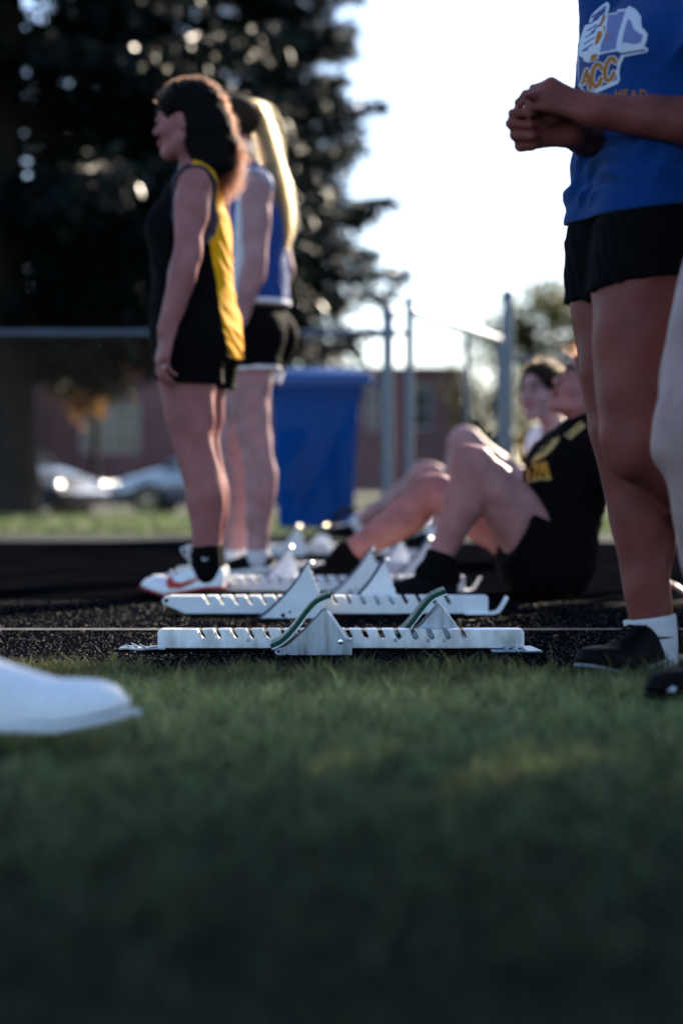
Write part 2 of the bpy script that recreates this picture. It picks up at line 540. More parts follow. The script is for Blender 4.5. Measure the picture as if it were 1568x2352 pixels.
def chain(pts, rs, k=.015, t='', n=None, f=1.0, sub=4):
    """smooth tapering limb through the points"""
    pts = [np.asarray(p, float) for p in pts]
    out = []
    m = len(pts)
    def cr(a, b, c, d, x):
        return .5 * ((2*b) + (c - a) * x + (2*a - 5*b + 4*c - d) * x*x + (3*b - a - 3*c + d) * x**3)
    S, R = [], []
    for i in range(m - 1):
        a, b, c, d = pts[max(i-1, 0)], pts[i], pts[i+1], pts[min(i+2, m-1)]
        ra, rb, rc_, rd = rs[max(i-1, 0)], rs[i], rs[i+1], rs[min(i+2, m-1)]
        for q in range(sub):
            x = q / sub
            S.append(cr(a, b, c, d, x)); R.append(cr(ra, rb, rc_, rd, x))
    S.append(pts[-1]); R.append(rs[-1])
    for i in range(len(S) - 1):
        out.append(rc(S[i], S[i+1], R[i], R[i+1], k=k, t=t, n=n, f=f))
    return out

def leg(hip, kn, an, front, g=1.0, cg=1.0, t='leg', foot=None):
    hip, kn, an = map(lambda x: np.asarray(x, float), (hip, kn, an))
    mid = (hip + an) / 2
    b = kn - mid
    front = nrm(b) if np.linalg.norm(b) > .06 else nrm(front)
    th = kn - hip; sh = an - kn
    fr1 = nrm(front - nrm(th) * np.dot(front, nrm(th)))
    fr2 = nrm(front - nrm(sh) * np.dot(front, nrm(sh)))
    pts = [hip, hip + .3*th + .010*fr1, hip + .6*th + .010*fr1, hip + .86*th + .004*fr1, kn,
           kn + .14*sh - .006*fr2, kn + .32*sh - .018*fr2, kn + .48*sh - .016*fr2, kn + .72*sh - .006*fr2, kn + .9*sh, an]
    rs = [.086*g, .084*g, .073*g, .058*g, .0525*cg, .050*cg, .0545*cg, .051*cg, .039*cg, .0335*cg, .033*cg]
    out = chain(pts, rs, t=t)
    out.append(rc(kn + .023*fr1 - .016*nrm(th), kn + .023*fr2 + .010*nrm(sh), .036*cg, .032*cg, k=.022, t=t))
    if foot is not None:
        fd = nrm(foot)
        out.append(rc(an - V(0, 0, .038), an + fd * .09 - V(0, 0, .062), .024, .014, k=.02, t='foot'))
        out.append(rc(an - fd * .022 - V(0, 0, .045), an - V(0, 0, .03), .024, .024, k=.02, t='foot'))
    return out

def arm(sh, elb, wr, g=1.0, t='arm'):
    sh, elb, wr = map(lambda x: np.asarray(x, float), (sh, elb, wr))
    ua = elb - sh; fa = wr - elb
    pts = [sh, sh + .28*ua, sh + .65*ua, sh + .9*ua, elb, elb + .2*fa, elb + .5*fa, elb + .82*fa, wr]
    rs = [.049*g, .048*g, .041*g, .037*g, .036*g, .039*g, .034*g, .026*g, .0245*g]
    return chain(pts, rs, k=.012, t=t)

def hand(wr, d, n, thumb, k=1.0, curls=((35, 40, 25),) * 4, thumb_in=.35, thumb_curl=20, tuck=False):
    """d: along the hand, n: out of the palm, thumb: +1 / -1 side of cross(n, d)"""
    wr = np.asarray(wr, float)
    d = nrm(d); n = nrm(np.asarray(n, float) - d * np.dot(n, d)); s = np.cross(n, d) * thumb
    out = []
    offs = [.026*k, .009*k, -.009*k, -.026*k]
    kn = [.086*k, .090*k, .086*k, .078*k]
    P1 = [.042, .046, .043, .034]; P2 = [.025, .029, .027, .020]; P3 = [.020, .022, .021, .018]
    for i in range(4):
        K = wr + d * kn[i] + s * offs[i] - n * (.003*k)
        out.append(rc(wr + d * .012*k + s * offs[i] * .55, K, .0150*k, .0120*k, k=.012, t='hand'))
        a = 0; p = K
        for j, (ln, r1, r2) in enumerate(((P1[i], .0100, .0088), (P2[i], .0088, .0078), (P3[i], .0078, .0062))):
            a += rad(curls[i][j])
            dd = d * math.cos(a) + n * math.sin(a) + s * offs[i] * .6
            q = p + nrm(dd) * ln * k
            out.append(rc(p, q, r1*k, r2*k, k=.004, t='hand'))
            p = q
    b = wr + d * .018*k + s * .020*k + n * .006*k
    td = nrm(d * .62 + s * .70 * (1 - thumb_in) + n * (.25 + thumb_in))
    m1 = b + td * .046*k
    td2 = nrm(td + n * math.sin(rad(thumb_curl)) + d * .35 - s * .25)
    m2 = m1 + td2 * .033*k
    m3 = m2 + nrm(td2 - s * .2 + n * .1) * .025*k
    if tuck:
        out.append(el(wr + d*.066*k + n*.030*k, I3, V(.021, .021, .021)*k, k=.012, t='hand'))
        m1 = b + nrm(d*.80 + s*.30 + n*.40) * .044*k
        m2 = m1 + nrm(d*.45 - s*.70 + n*.45) * .032*k
        m3 = m2 + nrm(-s + n*.15 - d*.1) * .024*k
    out += [rc(b, m1, .0165*k, .0125*k, k=.016, t='hand'), rc(m1, m2, .0112*k, .0098*k, k=.005, t='hand'), rc(m2, m3, .0098*k, .0075*k, k=.004, t='hand')]
    return out

def head(o, f, u, sc=1.0):
    R = frame(f, u)
    def L(x, y, z): return o + sc * (x * R[0] + y * R[1] + z * R[2])
    h = 'head'
    out = [el(L(0, -.018, .036), R, V(.074, .092, .080)*sc, k=.02, t=h),
           el(L(0, .022, -.035), R, V(.057, .060, .076)*sc, k=.03, t=h),
           el(L(0, .026, .052), R, V(.060, .056, .050)*sc, k=.03, t=h),
           rc(L(0, .060, -.096), L(0, .064, -.092), .016*sc, k=.02, t=h)]
    for s in (-1, 1):
        out += [rc(L(s*.050, -.005, -.060), L(s*.012, .064, -.100), .017*sc, .014*sc, k=.025, t=h),
                rc(L(s*.010, .078, .020), L(s*.042, .066, .018), .011*sc, .009*sc, k=.012, t=h),
                el(L(s*.040, .052, -.030), R, V(.022, .024, .024)*sc, k=.02, t=h),
                el(L(s*.073, -.012, -.012), R, V(.009, .020, .031)*sc, k=.008, t=h)]
    out += [rc(L(0, .080, .004), L(0, .099, -.030), .0075*sc, .0105*sc, k=.010, t=h),
            rc(L(-.011, .092, -.036), L(.011, .092, -.036), .0085*sc, k=.006, t=h)]
    for s in (-1, 1):
        out.append(el(L(s*.031, .092, .002), R, V(.016, .015, .011)*sc, k=.012, sub=True, t=h))
        out.append(el(L(s*.031, .076, .000), R, V(.0150, .0125, .0125)*sc, k=.004, t=h))
    out += [rc(L(-.015, .086, -.062), L(.015, .086, -.062), .0070*sc, k=.007, t=h),
            rc(L(-.012, .084, -.0735), L(.012, .084, -.0735), .0082*sc, k=.007, t=h),
            rc(L(-.020, .098, -.0675), L(.020, .098, -.0675), .0035*sc, k=.006, sub=True, t=h)]
    return out, R, L

def torso(pel, ch, nk, front, shL, shR, headb, g=1.0, bust=1.0, depth=1.0, glute=1.0):
    u = nrm(np.asarray(nk) - np.asarray(pel))
    R = frame(front, u); s, f = R[0], R[1]
    t = 'torso'
    w = pel + .5 * (ch - pel)
    out = [el(pel, R, V(.158*g, .105*g*depth, .115), k=.04, t=t),
           el(pel + .078*s*g - .052*f*g*glute - .045*u, R, V(.082*g, .080*g*glute, .088*g), k=.04, t=t),
           el(pel - .078*s*g - .052*f*g*glute - .045*u, R, V(.082*g, .080*g*glute, .088*g), k=.04, t=t),
           el(w, R, V(.122*g, .090*g*depth, .15), k=.06, t=t),
           el(ch, R, V(.136*g, .098*g*depth, .155), k=.05, t=t),
           rc(nk - .045*u, shL, .050*g, .047*g, k=.04, t=t), rc(nk - .045*u, shR, .050*g, .047*g, k=.04, t=t),
           rc(nk + .01*u - .012*f, shL, .040, .036, k=.05, t=t), rc(nk + .01*u - .012*f, shR, .040, .036, k=.05, t=t),
           rc(nk - .02*u - .010*f, headb, .053, .047, k=.03, t='neck')]
    if bust:
        for q in (-1, 1):
            out.append(el(ch + q*.062*s*g + .072*f*g*depth - .012*u, R, V(.055, .050, .055)*bust*g, k=.04, t=t))
    return out, R

def tint_skin(o, verts, L=None, R=None, org=None):
    c = np.ones((len(verts), 3))
    if org is not None:
        q = (verts - org) @ R.T
        lip = (np.abs(q[:, 0]) < .022) & (q[:, 1] > .07) & (np.abs(q[:, 2] + .068) < .0115)
        c[lip] = (.82, .50, .50)
        # the warmer cheeks
        d = np.exp(-(((np.abs(q[:, 0]) - .042)**2 + (q[:, 1] - .06)**2 + (q[:, 2] + .03)**2) / .0006))
        c *= 1 - d[:, None] * V(.0, .10, .09)
    col_attr(o, 'tint', c)

def sphere_mb(mb, c, r, n=10, mi=0, sq=(1, 1, 1), R=I3):
    vs, fs = [], []
    for i in range(n + 1):
        th = math.pi * i / n
        for j in range(2 * n):
            ph = math.pi * j / n
            q = V(math.sin(th)*math.cos(ph)*sq[0], math.sin(th)*math.sin(ph)*sq[1], math.cos(th)*sq[2]) * r
            vs.append(np.asarray(c) + q @ R)
    for i in range(n):
        for j in range(2 * n):
            j2 = (j + 1) % (2 * n)
            fs.append((i*2*n+j, (i+1)*2*n+j, (i+1)*2*n+j2, i*2*n+j2))
    mb.add(vs, fs, mi)

def face_bits(person, R, L, sc=1.0, brow=True):
    for s in (-1, 1):
        e = MB()
        sphere_mb(e, L(s*.031, .0775, .0), .0118*sc, 8, 0)
        sphere_mb(e, L(s*.0315, .0842, -.0005), .0064*sc, 8, 1)
        e.build('eye', mats=[M['eye_white'], M['eye_dark']], parent=person, smooth=True)
        l = MB()
        l.tube([L(s*.017, .086, .0055), L(s*.026, .0925, .0085), L(s*.036, .0895, .0080), L(s*.046, .0785, .003)], [.0016*sc, .0030*sc, .0032*sc, .0020*sc], 6)
        l.build('eyelashes', M['brow'], person)
        if brow:
            b = MB()
            b.tube([L(s*.012, .0905, .022), L(s*.026, .0885, .0275), L(s*.042, .0765, .026), L(s*.053, .060, .019)], [.0042*sc, .0062*sc, .0054*sc, .0022*sc], 6)
            b.build('eyebrow', M['brow'], person)

def garment(name, prims, h, mat_=None, parent=None, grow=0., cuts=(), disp=None, smooth=1, mats=None, pick=None):
    v, q = sculpt(prims, h, grow, cuts, disp, smooth)
    mi = None
    if pick is not None:
        c = v[q].mean(1); mi = pick(c)
    o = mesh_np(name, v, q, mat_, parent, True, mats, mi)
    return o

def bvh_of(objs):
    vs, fs = [], []
    for o in objs:
        n = len(vs); me = o.data
        mw = o.matrix_world
        vs += [mw @ v.co for v in me.vertices]
        fs += [[i + n for i in p.vertices] for p in me.polygons]
    return BVHTree.FromPolygons(vs, fs)

def decal(name, target, layers, mats, box, cell, parent, lift=.0012):
    """a flat print laid onto the surface of target; layers: (material index, test(u, v)), later ones on top"""
    bpy.context.view_layer.update()
    bvh = bvh_of([target])
    u0, v0, u1, v1 = box
    nu, nv = int((u1 - u0) / cell) + 1, int((v1 - v0) / cell) + 1
    uu, vv = np.meshgrid(u0 + cell * (np.arange(nu) + .5), v0 + cell * (np.arange(nv) + .5), indexing='ij')
    mi = np.full(uu.shape, -1)
    for m, test in layers: mi[test(uu, vv)] = m
    pid = {}; verts = []; quads = []; ms = []
    eye = Vector((0, 0, CAM_H))
    def vid(i, j):
        if (i, j) not in pid:
            d = Vector(P(u0 + cell * i, v0 + cell * j, 1.0)) - eye
            hit, nor, _, _ = bvh.ray_cast(eye, d.normalized())
            if hit is None: pid[(i, j)] = -1
            else:
                if nor.dot(d) > 0: nor = -nor
                pid[(i, j)] = len(verts); verts.append(tuple(hit + nor * lift))
        return pid[(i, j)]
    for i, j in zip(*np.nonzero(mi >= 0)):
        q = [vid(i, j), vid(i, j+1), vid(i+1, j+1), vid(i+1, j)]
        if min(q) < 0: continue
        pp = [Vector(verts[x]) for x in q]
        if max((pp[0]-pp[2]).length, (pp[1]-pp[3]).length) > .03: continue
        quads.append(q); ms.append(mi[i, j])
    if not quads: return None
    return mesh_np(name, np.array(verts), np.array(quads), None, parent, True, mats, ms)

def in_poly(poly):
    def t(u, v):
        r = np.zeros(u.shape, bool); n = len(poly); j = n - 1
        for i in range(n):
            xi, yi = poly[i]; xj, yj = poly[j]
            c = ((yi > v) != (yj > v)) & (u < (xj - xi) * (v - yi) / (yj - yi + 1e-12) + xi)
            r ^= c; j = i
        return r
    return t
def near_line(pts, w):
    def t(u, v):
        r = np.zeros(u.shape, bool)
        for (x0, y0), (x1, y1) in zip(pts, pts[1:]):
            dx, dy = x1 - x0, y1 - y0
            q = np.clip(((u - x0) * dx + (v - y0) * dy) / (dx*dx + dy*dy + 1e-9), 0, 1)
            r |= (u - x0 - q*dx)**2 + (v - y0 - q*dy)**2 < w*w
        return r
    return t
def any_of(*ts): return lambda u, v: np.logical_or.reduce([t(u, v) for t in ts])
def mp(pts, sc, ou, ov): return [(ou + x * sc, ov + y * sc) for x, y in pts]

# ------------------------------------------------------------------ shoes
TOPX = [-.03, 0, .06, .16, .27, .36, .42, .55, .7, .82, .90, .96, 1.0, 1.02]
TOPZ = [.045, .068, .070, .042, .048, .078, .078, .067, .055, .049, .043, .035, .022, .008]
def shoe_fields(style):
    """heel at x = 0, toe at x = .25, height z"""
    h = .0028
    ax = [np.arange(-.012, .266, h), np.arange(-.056, .057, h), np.arange(-.006, .135, h)]
    X, Y, Z = np.meshgrid(*ax, indexing='ij')
    x = X / .25
    spr = {'spike': .022, 'trainer': .010, 'low': .014}[style]
    base = np.interp(x, [0, .1, .5, .72, 1.0], [.012, .008, .0, .0, spr]) if style != 'spike' else np.interp(x, [0, .2, .45, .72, 1.0], [.020, .020, .010, .0, spr])
    solt = {'spike': .013, 'trainer': .030, 'low': .016}[style]
    wid = np.interp(x, [-.03, -.01, 0, .04, .15, .4, .68, .82, .91, .96, .99, 1.01, 1.02], [0, .014, .024, .034, .0375, .0365, .044, .0435, .037, .029, .020, .010, 0]) 
    yc = np.interp(x, [0, .4, .7, 1], [0, .003, 0, -.008])
    top = np.interp(x, TOPX, TOPZ)
    z = Z - base
    w = np.maximum(wid, 1e-4)
    a = np.abs((Y - yc) / w)
    zz = np.clip((z - .01) / np.maximum(top - .01, .01), 0, None)
    up = (a ** 2.4 + zz ** 2.6 - 1) * np.minimum(w, .03) * .45
    up = np.maximum(up, solt - .004 - z)
    wo = np.maximum(wid + .003, 1e-4)
    soltx = solt * np.interp(x, [0, .3, .7, 1], [1.15, 1.1, .8, .62])
    zm = (z - soltx / 2) / (soltx / 2)
    so = ((np.abs((Y - yc) / wo)) ** 3 + np.abs(zm) ** 6 - 1) * np.minimum(wo, soltx) * .3
    res = []
    for d in (up, so):
        F = Field((ax[0][0], ax[1][0], ax[2][0]), (ax[0][-1], ax[1][-1], ax[2][-1]), h)
        n = F.n
        D = np.full(n, .05, np.float32)
        D[:d.shape[0], :d.shape[1], :d.shape[2]] = d
        D[0] = D[-1] = .05; D[:, 0] = D[:, -1] = .05; D[:, :, 0] = D[:, :, -1] = .05
        F.d = D
        res.append(F.mesh(2))
    return res
SHOES = {}
def make_shoe(style, upper, sole, mw, parent=None, name='shoe', lace=None, loops=False, L=.25):
    """mw: numpy 4x3 rows (x axis, y axis, z axis, origin)"""
    if style not in SHOES: SHOES[style] = shoe_fields(style)
    (uv, uq), (sv, sq) = SHOES[style]
    k = L / .25
    def T(v): return (np.asarray(v) * k) @ mw[:3] + mw[3]
    o = mesh_np(name, T(uv), uq, M[upper], parent, True)
    mesh_np('sole', T(sv), sq, M[sole], o, True)
    if lace:
        b = MB()
        for i in range(5):
            x = .100 + i * .018; tz = np.interp(x / .25, TOPX, TOPZ); bz = .014 if style == 'spike' else .004
            zf = lambda y: bz + .010 + (tz - .010) * max(0, 1 - abs(y / .036) ** 2.4) ** (1 / 2.6) - .0006
            b.tube(T([(x + .006 * (j % 2), y, zf(y)) for j, y in enumerate(np.linspace(-.024, .024, 9))]), .0024 * k, 6)
        if loops:
            for s in (-1, 1):
                pts = [(.100 + .03*math.sin(a) * (1 if s > 0 else .55), s * (.004 + .024 * (1 - math.cos(a)) / 2), .104 + .040 * math.sin(a / 2) + .012 * math.sin(a)) for a in np.linspace(0, 6.28, 14)]
                b.tube(T(pts), .0030 * k, 6)
        b.build('laces', M[lace], o, True)
    return o
def foot_frame(an, fd, up=ZUP, ground=0.0, L=.25, set_z=True, back=.052):
    """the shoe's frame below the ankle; toe along fd"""
    fd = nrm(fd); y = nrm(np.cross(up, fd)); z = np.cross(fd, y)
    o = np.asarray(an, float) - fd * back * (L / .25)
    if set_z: o[2] = ground
    return np.stack([fd, y, z, o])

# ------------------------------------------------------------------ hair
def strands(name, pts, radii, mat_, parent):
    """pts: (n, m, 3)"""
    n, m, _ = pts.shape
    c = bpy.data.hair_curves.new(name)
    c.add_curves([m] * n)
    c.points.foreach_set('position', pts.astype(np.float32).ravel())
    a = c.attributes.new('radius', 'FLOAT', 'POINT')
    a.data.foreach_set('value', np.broadcast_to(radii, (n, m)).astype(np.float32).ravel())
    c.materials.append(mat_)
    return link(name, c, parent)

# ================================================================== the setting
def sheet(name, x0, x1, y0, y1, z, m, n=1):
    v = [(x0, y0, z), (x1, y0, z), (x1, y1, z), (x0, y1, z)]
    o = mesh_np(name, v, np.array([[0, 1, 2, 3]]), m)
    return tag(o, kind='structure')
sheet('ground', -600, 600, 46, 900, -.30, M['verge'])
sheet('ground', -600, 600, -300, 20.0, -.03, M['verge'])
sheet('track', -30, 30, 3.30, 11.30, 0, M['track'])
sheet('mow_strip', -30, 30, 11.30, 12.7, .004, M['concrete'])
sheet('far_lawn', -30, 30, 12.7, 20.0, .0, M['lawn'])
sheet('road', -80, 80, 20.3, 46, -.30, M['asphalt'])
b_ = mesh_np('bank', [(-30, 20.0, 0), (30, 20.0, 0), (30, 20.3, -.30), (-30, 20.3, -.30)], np.array([[0, 1, 2, 3]]), M['lawn']); tag(b_, kind='structure')
# the near lawn's soil, with a ragged edge on the track
ex = np.linspace(-6, 6, 400)
ey = 3.47 + .018*np.sin(ex*9) + .012*np.sin(ex*23+1) + rng.normal(0, .007, 400)
v = np.concatenate([np.stack([ex, np.full(400, -3.0), np.full(400, .006)], 1), np.stack([ex, ey - .03, np.full(400, .006)], 1), np.stack([ex, ey, np.full(400, .001)], 1)])
i = np.arange(399)
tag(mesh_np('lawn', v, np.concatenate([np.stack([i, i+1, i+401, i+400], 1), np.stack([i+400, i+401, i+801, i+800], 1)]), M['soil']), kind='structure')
for k in range(1):
    y = 4.55 + 1.06 * k
    sheet('lane_line', -30, 30, y - .020, y + .020, .004, M['line'])

# ================================================================== starting blocks
def curve_pts(pts, n=5):
    pts = [np.asarray(p, float) for p in pts]; out = []
    m = len(pts)
    for i in range(m - 1):
        a, b, c, d = pts[max(i-1, 0)], pts[i], pts[i+1], pts[min(i+2, m-1)]
        for q in range(n):
            x = q / n
            out.append(.5 * ((2*b) + (c - a)*x + (2*a - 5*b + 4*c - d)*x*x + (3*b - a - 3*c + d)*x**3))
    out.append(pts[-1])
    return out

def band(mb, curve, t0, t1, y0, y1):
    """a bent plate along the curve, between the offsets t0 and t1 on its upper left"""
    n = len(curve); vs = []
    for i, p in enumerate(curve):
        t = nrm(curve[min(i+1, n-1)] - curve[max(i-1, 0)])
        nn = np.array([-t[1], t[0]])
        for tt in (t0, t1):
            q = p + nn * tt
            vs += [(q[0], y0, q[1]), (q[0], y1, q[1])]
    fs = []
    for i in range(n - 1):
        a, b = 4*i, 4*(i+1)
        fs += [(a, b, b+1, a+1), (a+2, a+3, b+3, b+2), (a, a+2, b+2, b), (a+1, b+1, b+3, a+3)]
    fs += [(0, 1, 3, 2), (4*n-4, 4*n-2, 4*n-1, 4*n-3)]
    mb.add(vs, fs)

def rail_poly(x0, x1, z0, z1, notches, nw, slant, depth, taper=False, rnd=.006):
    poly = [(x0, z0), (x1, z0), (x1, z1 - rnd), (x1 - rnd*.35, z1 - rnd*.3), (x1 - rnd, z1)]
    if taper:
        poly[0] = (x0 + .062, z0)
    for x in sorted(notches, reverse=True):
        r = x + nw
        poly += [(r, z1), (r + slant, z1 - depth + .004), (r + slant - .002, z1 - depth), (r + slant - nw*.8, z1 - depth), (x + slant - nw*.25, z1 - depth + .005), (x, z1)]
    if taper: poly += [(x0 + .022, z1), (x0 + .006, z1 - .004), (x0, z1 - .012), (x0 + .004, z1 - .021)]
    else: poly += [(x0 + rnd, z1), (x0 + rnd*.3, z1 - rnd*.3), (x0, z1 - rnd)]
    return poly

def bar_bevel(name, poly, y0, y1, m, parent, bevel=.001):
    b = MB(); b.prism(poly, y0, y1)
    return b.build(name, m, parent, bevel=bevel, seg=2, tri=False)

C1 = lambda x, y: ((254.8 + .375*x - 784) / 1131, CAM_H - (1342.6 + .375*y - 1107) / 1131)      # plate of the near green pedal
PLATE1 = [C1(*p) for p in [(1000,412),(1008,430),(1026,436),(1475,436),(1479,366),(1446,352),(1400,280),(1335,195),(1325,172),(1306,160),(1290,166),(1250,212),(1185,282),(1105,355),(1066,382),(1032,388),(1010,396)]]
PAD1 = curve_pts([C1(*p) for p in [(986,402),(1045,374),(1102,326),(1156,262),(1212,186),(1272,122),(1352,88)]])

def green_pedal(parent, dx, y0, y1):
    hole = C1(1026, 410)
    for y in (y0, y1 - .004):
        pl = MB(); pl.prism([(p[0] + dx, p[1]) for p in PLATE1], y, y + .004)
        po = pl.build('side_plate', M['alu_plate'], parent, bevel=.0007, seg=1)
        if y == y0:
            h = MB(); h.tube([(hole[0] + dx, y - .0008, hole[1]), (hole[0] + dx, y + .002, hole[1])], .0028, 12)  # dark disc on the plate, painted in place of a shaded hole
            h.build('hole', M['dark'], po)
    cv = [p + np.array([dx, 0]) for p in PAD1]
    b = MB(); band(b, cv, -.0005, .0028, y0 - .001, y1 + .001); b.build('backing_plate', M['alu'], parent, bevel=.0006, seg=1)
    b = MB(); band(b, cv, .0031, .0115, y0 - .0005, y1); pad = b.build('foot_pad', M['green'], parent)
    b = MB()
    L = np.concatenate([[0], np.cumsum([np.linalg.norm(q - p) for p, q in zip(cv, cv[1:])])])
    for d in np.arange(.002, L[-1] - .001, .0042):
        i = min(np.searchsorted(L, d), len(cv) - 1); i = max(i, 1)
        w = (d - L[i-1]) / (L[i] - L[i-1]); p = cv[i-1] * (1 - w) + cv[i] * w
        t = nrm(cv[i] - cv[i-1]); nn = np.array([-t[1], t[0]])
        for row in range(7):
            ya = y0 + (y1 - y0) * (row + .08) / 7; yb = y0 + (y1 - y0) * (row + .86) / 7
            a, c, e, g = p + nn*.0112 - t*.0016, p + nn*.0112 + t*.0016, p + nn*.0148 + t*.0007, p + nn*.0148 - t*.0007
            b.prism([tuple(a), tuple(c), tuple(e), tuple(g)], ya, yb)
    b.build('tread_teeth', M['teeth'], pad)
    # the rear brace, its pin and its spring clip
    a0, a1 = np.array(C1(1316, 176)), np.array(C1(1440, 345))
    t = nrm(a1 - a0); nn = np.array([-t[1], t[0]])
    for y in (y0 + .010, y1 - .018):
        br = MB()
        br.prism([tuple(q + np.array([dx, 0])) for q in (a0 - nn*.006, a1 - nn*.007, a1 + nn*.0035, a1 - t*.05 + nn*.0055, a0 + t*.012 + nn*.006, a0 + nn*.002)], y, y + .008)
        br.build('brace', M['alu'], parent, bevel=.0012)
    for q in (.35, .58, .8):
        c = a0 + (a1 - a0) * q - nn * .0075 + np.array([dx, 0])
        k = MB(); k.tube([(c[0], y0 + .006, c[1]), (c[0], y1 - .01, c[1])], .0036, 10); k.build('notch_rod', M['alu'], parent, True)
    c = np.array(C1(1405, 352)) + np.array([dx, 0])
    k = MB(); k.tube([(c[0], y0 - .004, c[1]), (c[0], y0 - .0035, c[1]), (c[0], y1 + .004, c[1])], [.0035, .0055, .0055], 14); k.build('pivot_pin', M['steel_bright'], parent, True)

def spike_plate(name, parent, x0, x1, y0, y1, z, spikes, m, wave=0):
    b = MB()
    n = 8; vs = []; fs = []
    for i in range(n + 1):
        x = x0 + (x1 - x0) * i / n
        zz = z + wave * math.sin(i * 1.1)
        yy = 0
        for y in (y0, y1):
            vs += [(x + (.012 if y == y0 and i == n else 0), y, zz), (x + (.012 if y == y0 and i == n else 0), y, zz + .003)]
    for i in range(n):
        a, c = 4*i, 4*i + 4
        fs += [(a, a+2, c+2, c), (a+1, c+1, c+3, a+3), (a, c, c+1, a+1), (a+2, a+3, c+3, c+2)]
    fs += [(0, 1, 3, 2), (4*n, 4*n+2, 4*n+3, 4*n+1)]
    b.add(vs, fs)
    p = b.build(name, m, parent)
    for x, y in spikes:
        s = MB(); s.tube([(x, y, z + .003), (x - .007, y, z + .006), (x - .014, y, z + .011)], [.0022, .0028, .0008], 6)
        s.build('spike', M['steel_bright'], p)
    return p

def block_green():
    t = empty('starting_block', (0, 4.0, 0))
    tag(t, 'aluminium starting block with two green foot pads, nearest the grass', 'starting block', 'starting blocks across the lanes')
    Yn = 4.0
    X = lambda u: (u - 784) / 1106
    notches = [X(452 + 37.6 * k) for k in range(17)]
    poly = rail_poly(X(361.5), X(1204), .006, .045, notches, .0095, .0085, .021, rnd=.007)
    bar_bevel('rail', poly, 0, .052, M['alu'], t, .0011)
    spike_plate('end_plate', t, X(272), X(366), -.005, .060, .003, [(X(300), .01), (X(315), .02), (X(333), .012), (X(310), .045)], M['alu_plate'], .0012)
    spike_plate('end_plate', t, X(1126), X(1228), -.036, .085, .001, [(X(1166), -.02), (X(1186), -.026), (X(1189), -.018), (X(1206), -.022)], M['alu_plate'])
    for k in (3, 7, 12, 14, 15):
        c = X(452 + 37.6 * k) + .004
        b = MB(); b.tube([(c, -.0012, .022), (c, .003, .022)], .0042, 12); b.build('rivet', M['alu_plate'], t, True)
    green_pedal(t, 0, -.090, -.004)
    green_pedal(t, .243, .056, .142)
    return t
block_green()

C3 = lambda x, y: ((313.6 + .3625*x - 784) / 885, CAM_H - (1156.4 + .3625*y - 1107) / 885)
WHITE = [C3(*p) for p in [(777,744),(786,757),(1182,757),(1182,640),(1168,618),(1172,600),(1152,580),(1158,560),(1138,540),(1146,520),(1124,500),(1130,482),(1112,462),(1116,446),(1100,428),(1088,402),(1072,412),(1040,462),(985,540),(905,626),(842,686),(792,722)]]
WPAD = curve_pts([C3(*p) for p in [(780,732),(842,684),(905,624),(985,537),(1040,458),(1075,402),(1098,372)]], 4)
WX0 = C3(777, 744)[0]
def white_pedal(parent, x, y0, y1):
    dx = x - WX0
    for y in (y0, y1 - .004):
        b = MB(); b.prism([(p[0] + dx, p[1]) for p in WHITE], y, y + .004)
        po = b.build('side_plate', M['white_alu'], parent, bevel=.0008, seg=1)
        if y == y0:
            for hx, hy, r in ((928, 705, .0056), (972, 685, .0034), (797, 738, .0030)):
                c = C3(hx, hy)
                h = MB(); h.tube([(c[0] + dx, y - .0008, c[1]), (c[0] + dx, y + .002, c[1])], r, 14); h.build('hole', M['dark'], po)  # discs in shade colour; the plate itself is not drilled
    cv = [p + np.array([dx, 0]) for p in WPAD]
    b = MB(); band(b, cv, -.001, .0015, y0 - .001, y1 + .001); b.build('backing_plate', M['white_alu'], parent)
    b = MB(); band(b, cv, .0017, .0062, y0 - .001, y1 + .001); b.build('foot_pad', M['blue_pad'], parent)
    q = cv[-1]
    b = MB(); b.prism([(q[0] - .008, q[1] - .006), (q[0] + .004, q[1] - .012), (q[0] + .011, q[1] - .002), (q[0] + .004, q[1] + .005), (q[0] - .005, q[1] + .004)], y0 + .002, y1 - .002)
    b.build('tip_cap', M['steel_bright'], parent, bevel=.0025)
    b = MB(); c0 = C3(1085, 470); c1 = C3(1165, 690)
    b.prism([(c0[0] + dx - .004, c0[1]), (c1[0] + dx - .004, c1[1]), (c1[0] + dx + .006, c1[1]), (c0[0] + dx + .006, c0[1])], y0 + .012, y1 - .012)
    b.build('toothed_brace', M['alu'], parent, bevel=.001)

def block_white(Y, xl, xr, near, far, label):
    """xl, xr: the rail's ends; near / far: the pedals' left edges on each side of the rail"""
    t = empty('starting_block', (0, Y, 0))
    tag(t, label, 'starting block', 'starting blocks across the lanes')
    notches = [xl + .107 + .0373 * k for k in range(int((xr - xl - .22) / .0373))]
    poly = rail_poly(xl, xr - .05, .006, .052, notches, .0095, .012, .024, taper=True)
    bar_bevel('rail', poly, 0, .055, M['white_alu'], t, .0012)
    c = MB(); c.tube([(xl + .012, -.0012, .040), (xl + .012, .003, .040)], .0055, 12); c.build('rail_hole', M['dark'], t)  # the hole's shade is a dark disc on the rail
    b = MB(); band(b, [np.array(p) for p in [(xr - .112, .003), (xr - .04, .003), (xr - .022, .007), (xr - .012, .020), (xr + .003, .047)]], 0, .0042, -.012, .068)
    b.build('end_tab', M['white_alu'], t, bevel=.0008, seg=1)
    white_pedal(t, near, -.092, -.004)
    white_pedal(t, far, .060, .148)
    return t
XU = lambda u, Y: (u - 784) / FPX * Y
block_white(5.06, XU(371, 5.06), XU(1165, 5.06), XU(594.5, 4.97), XU(768+5, 5.12), 'white starting block behind the green padded one, with blue pads')
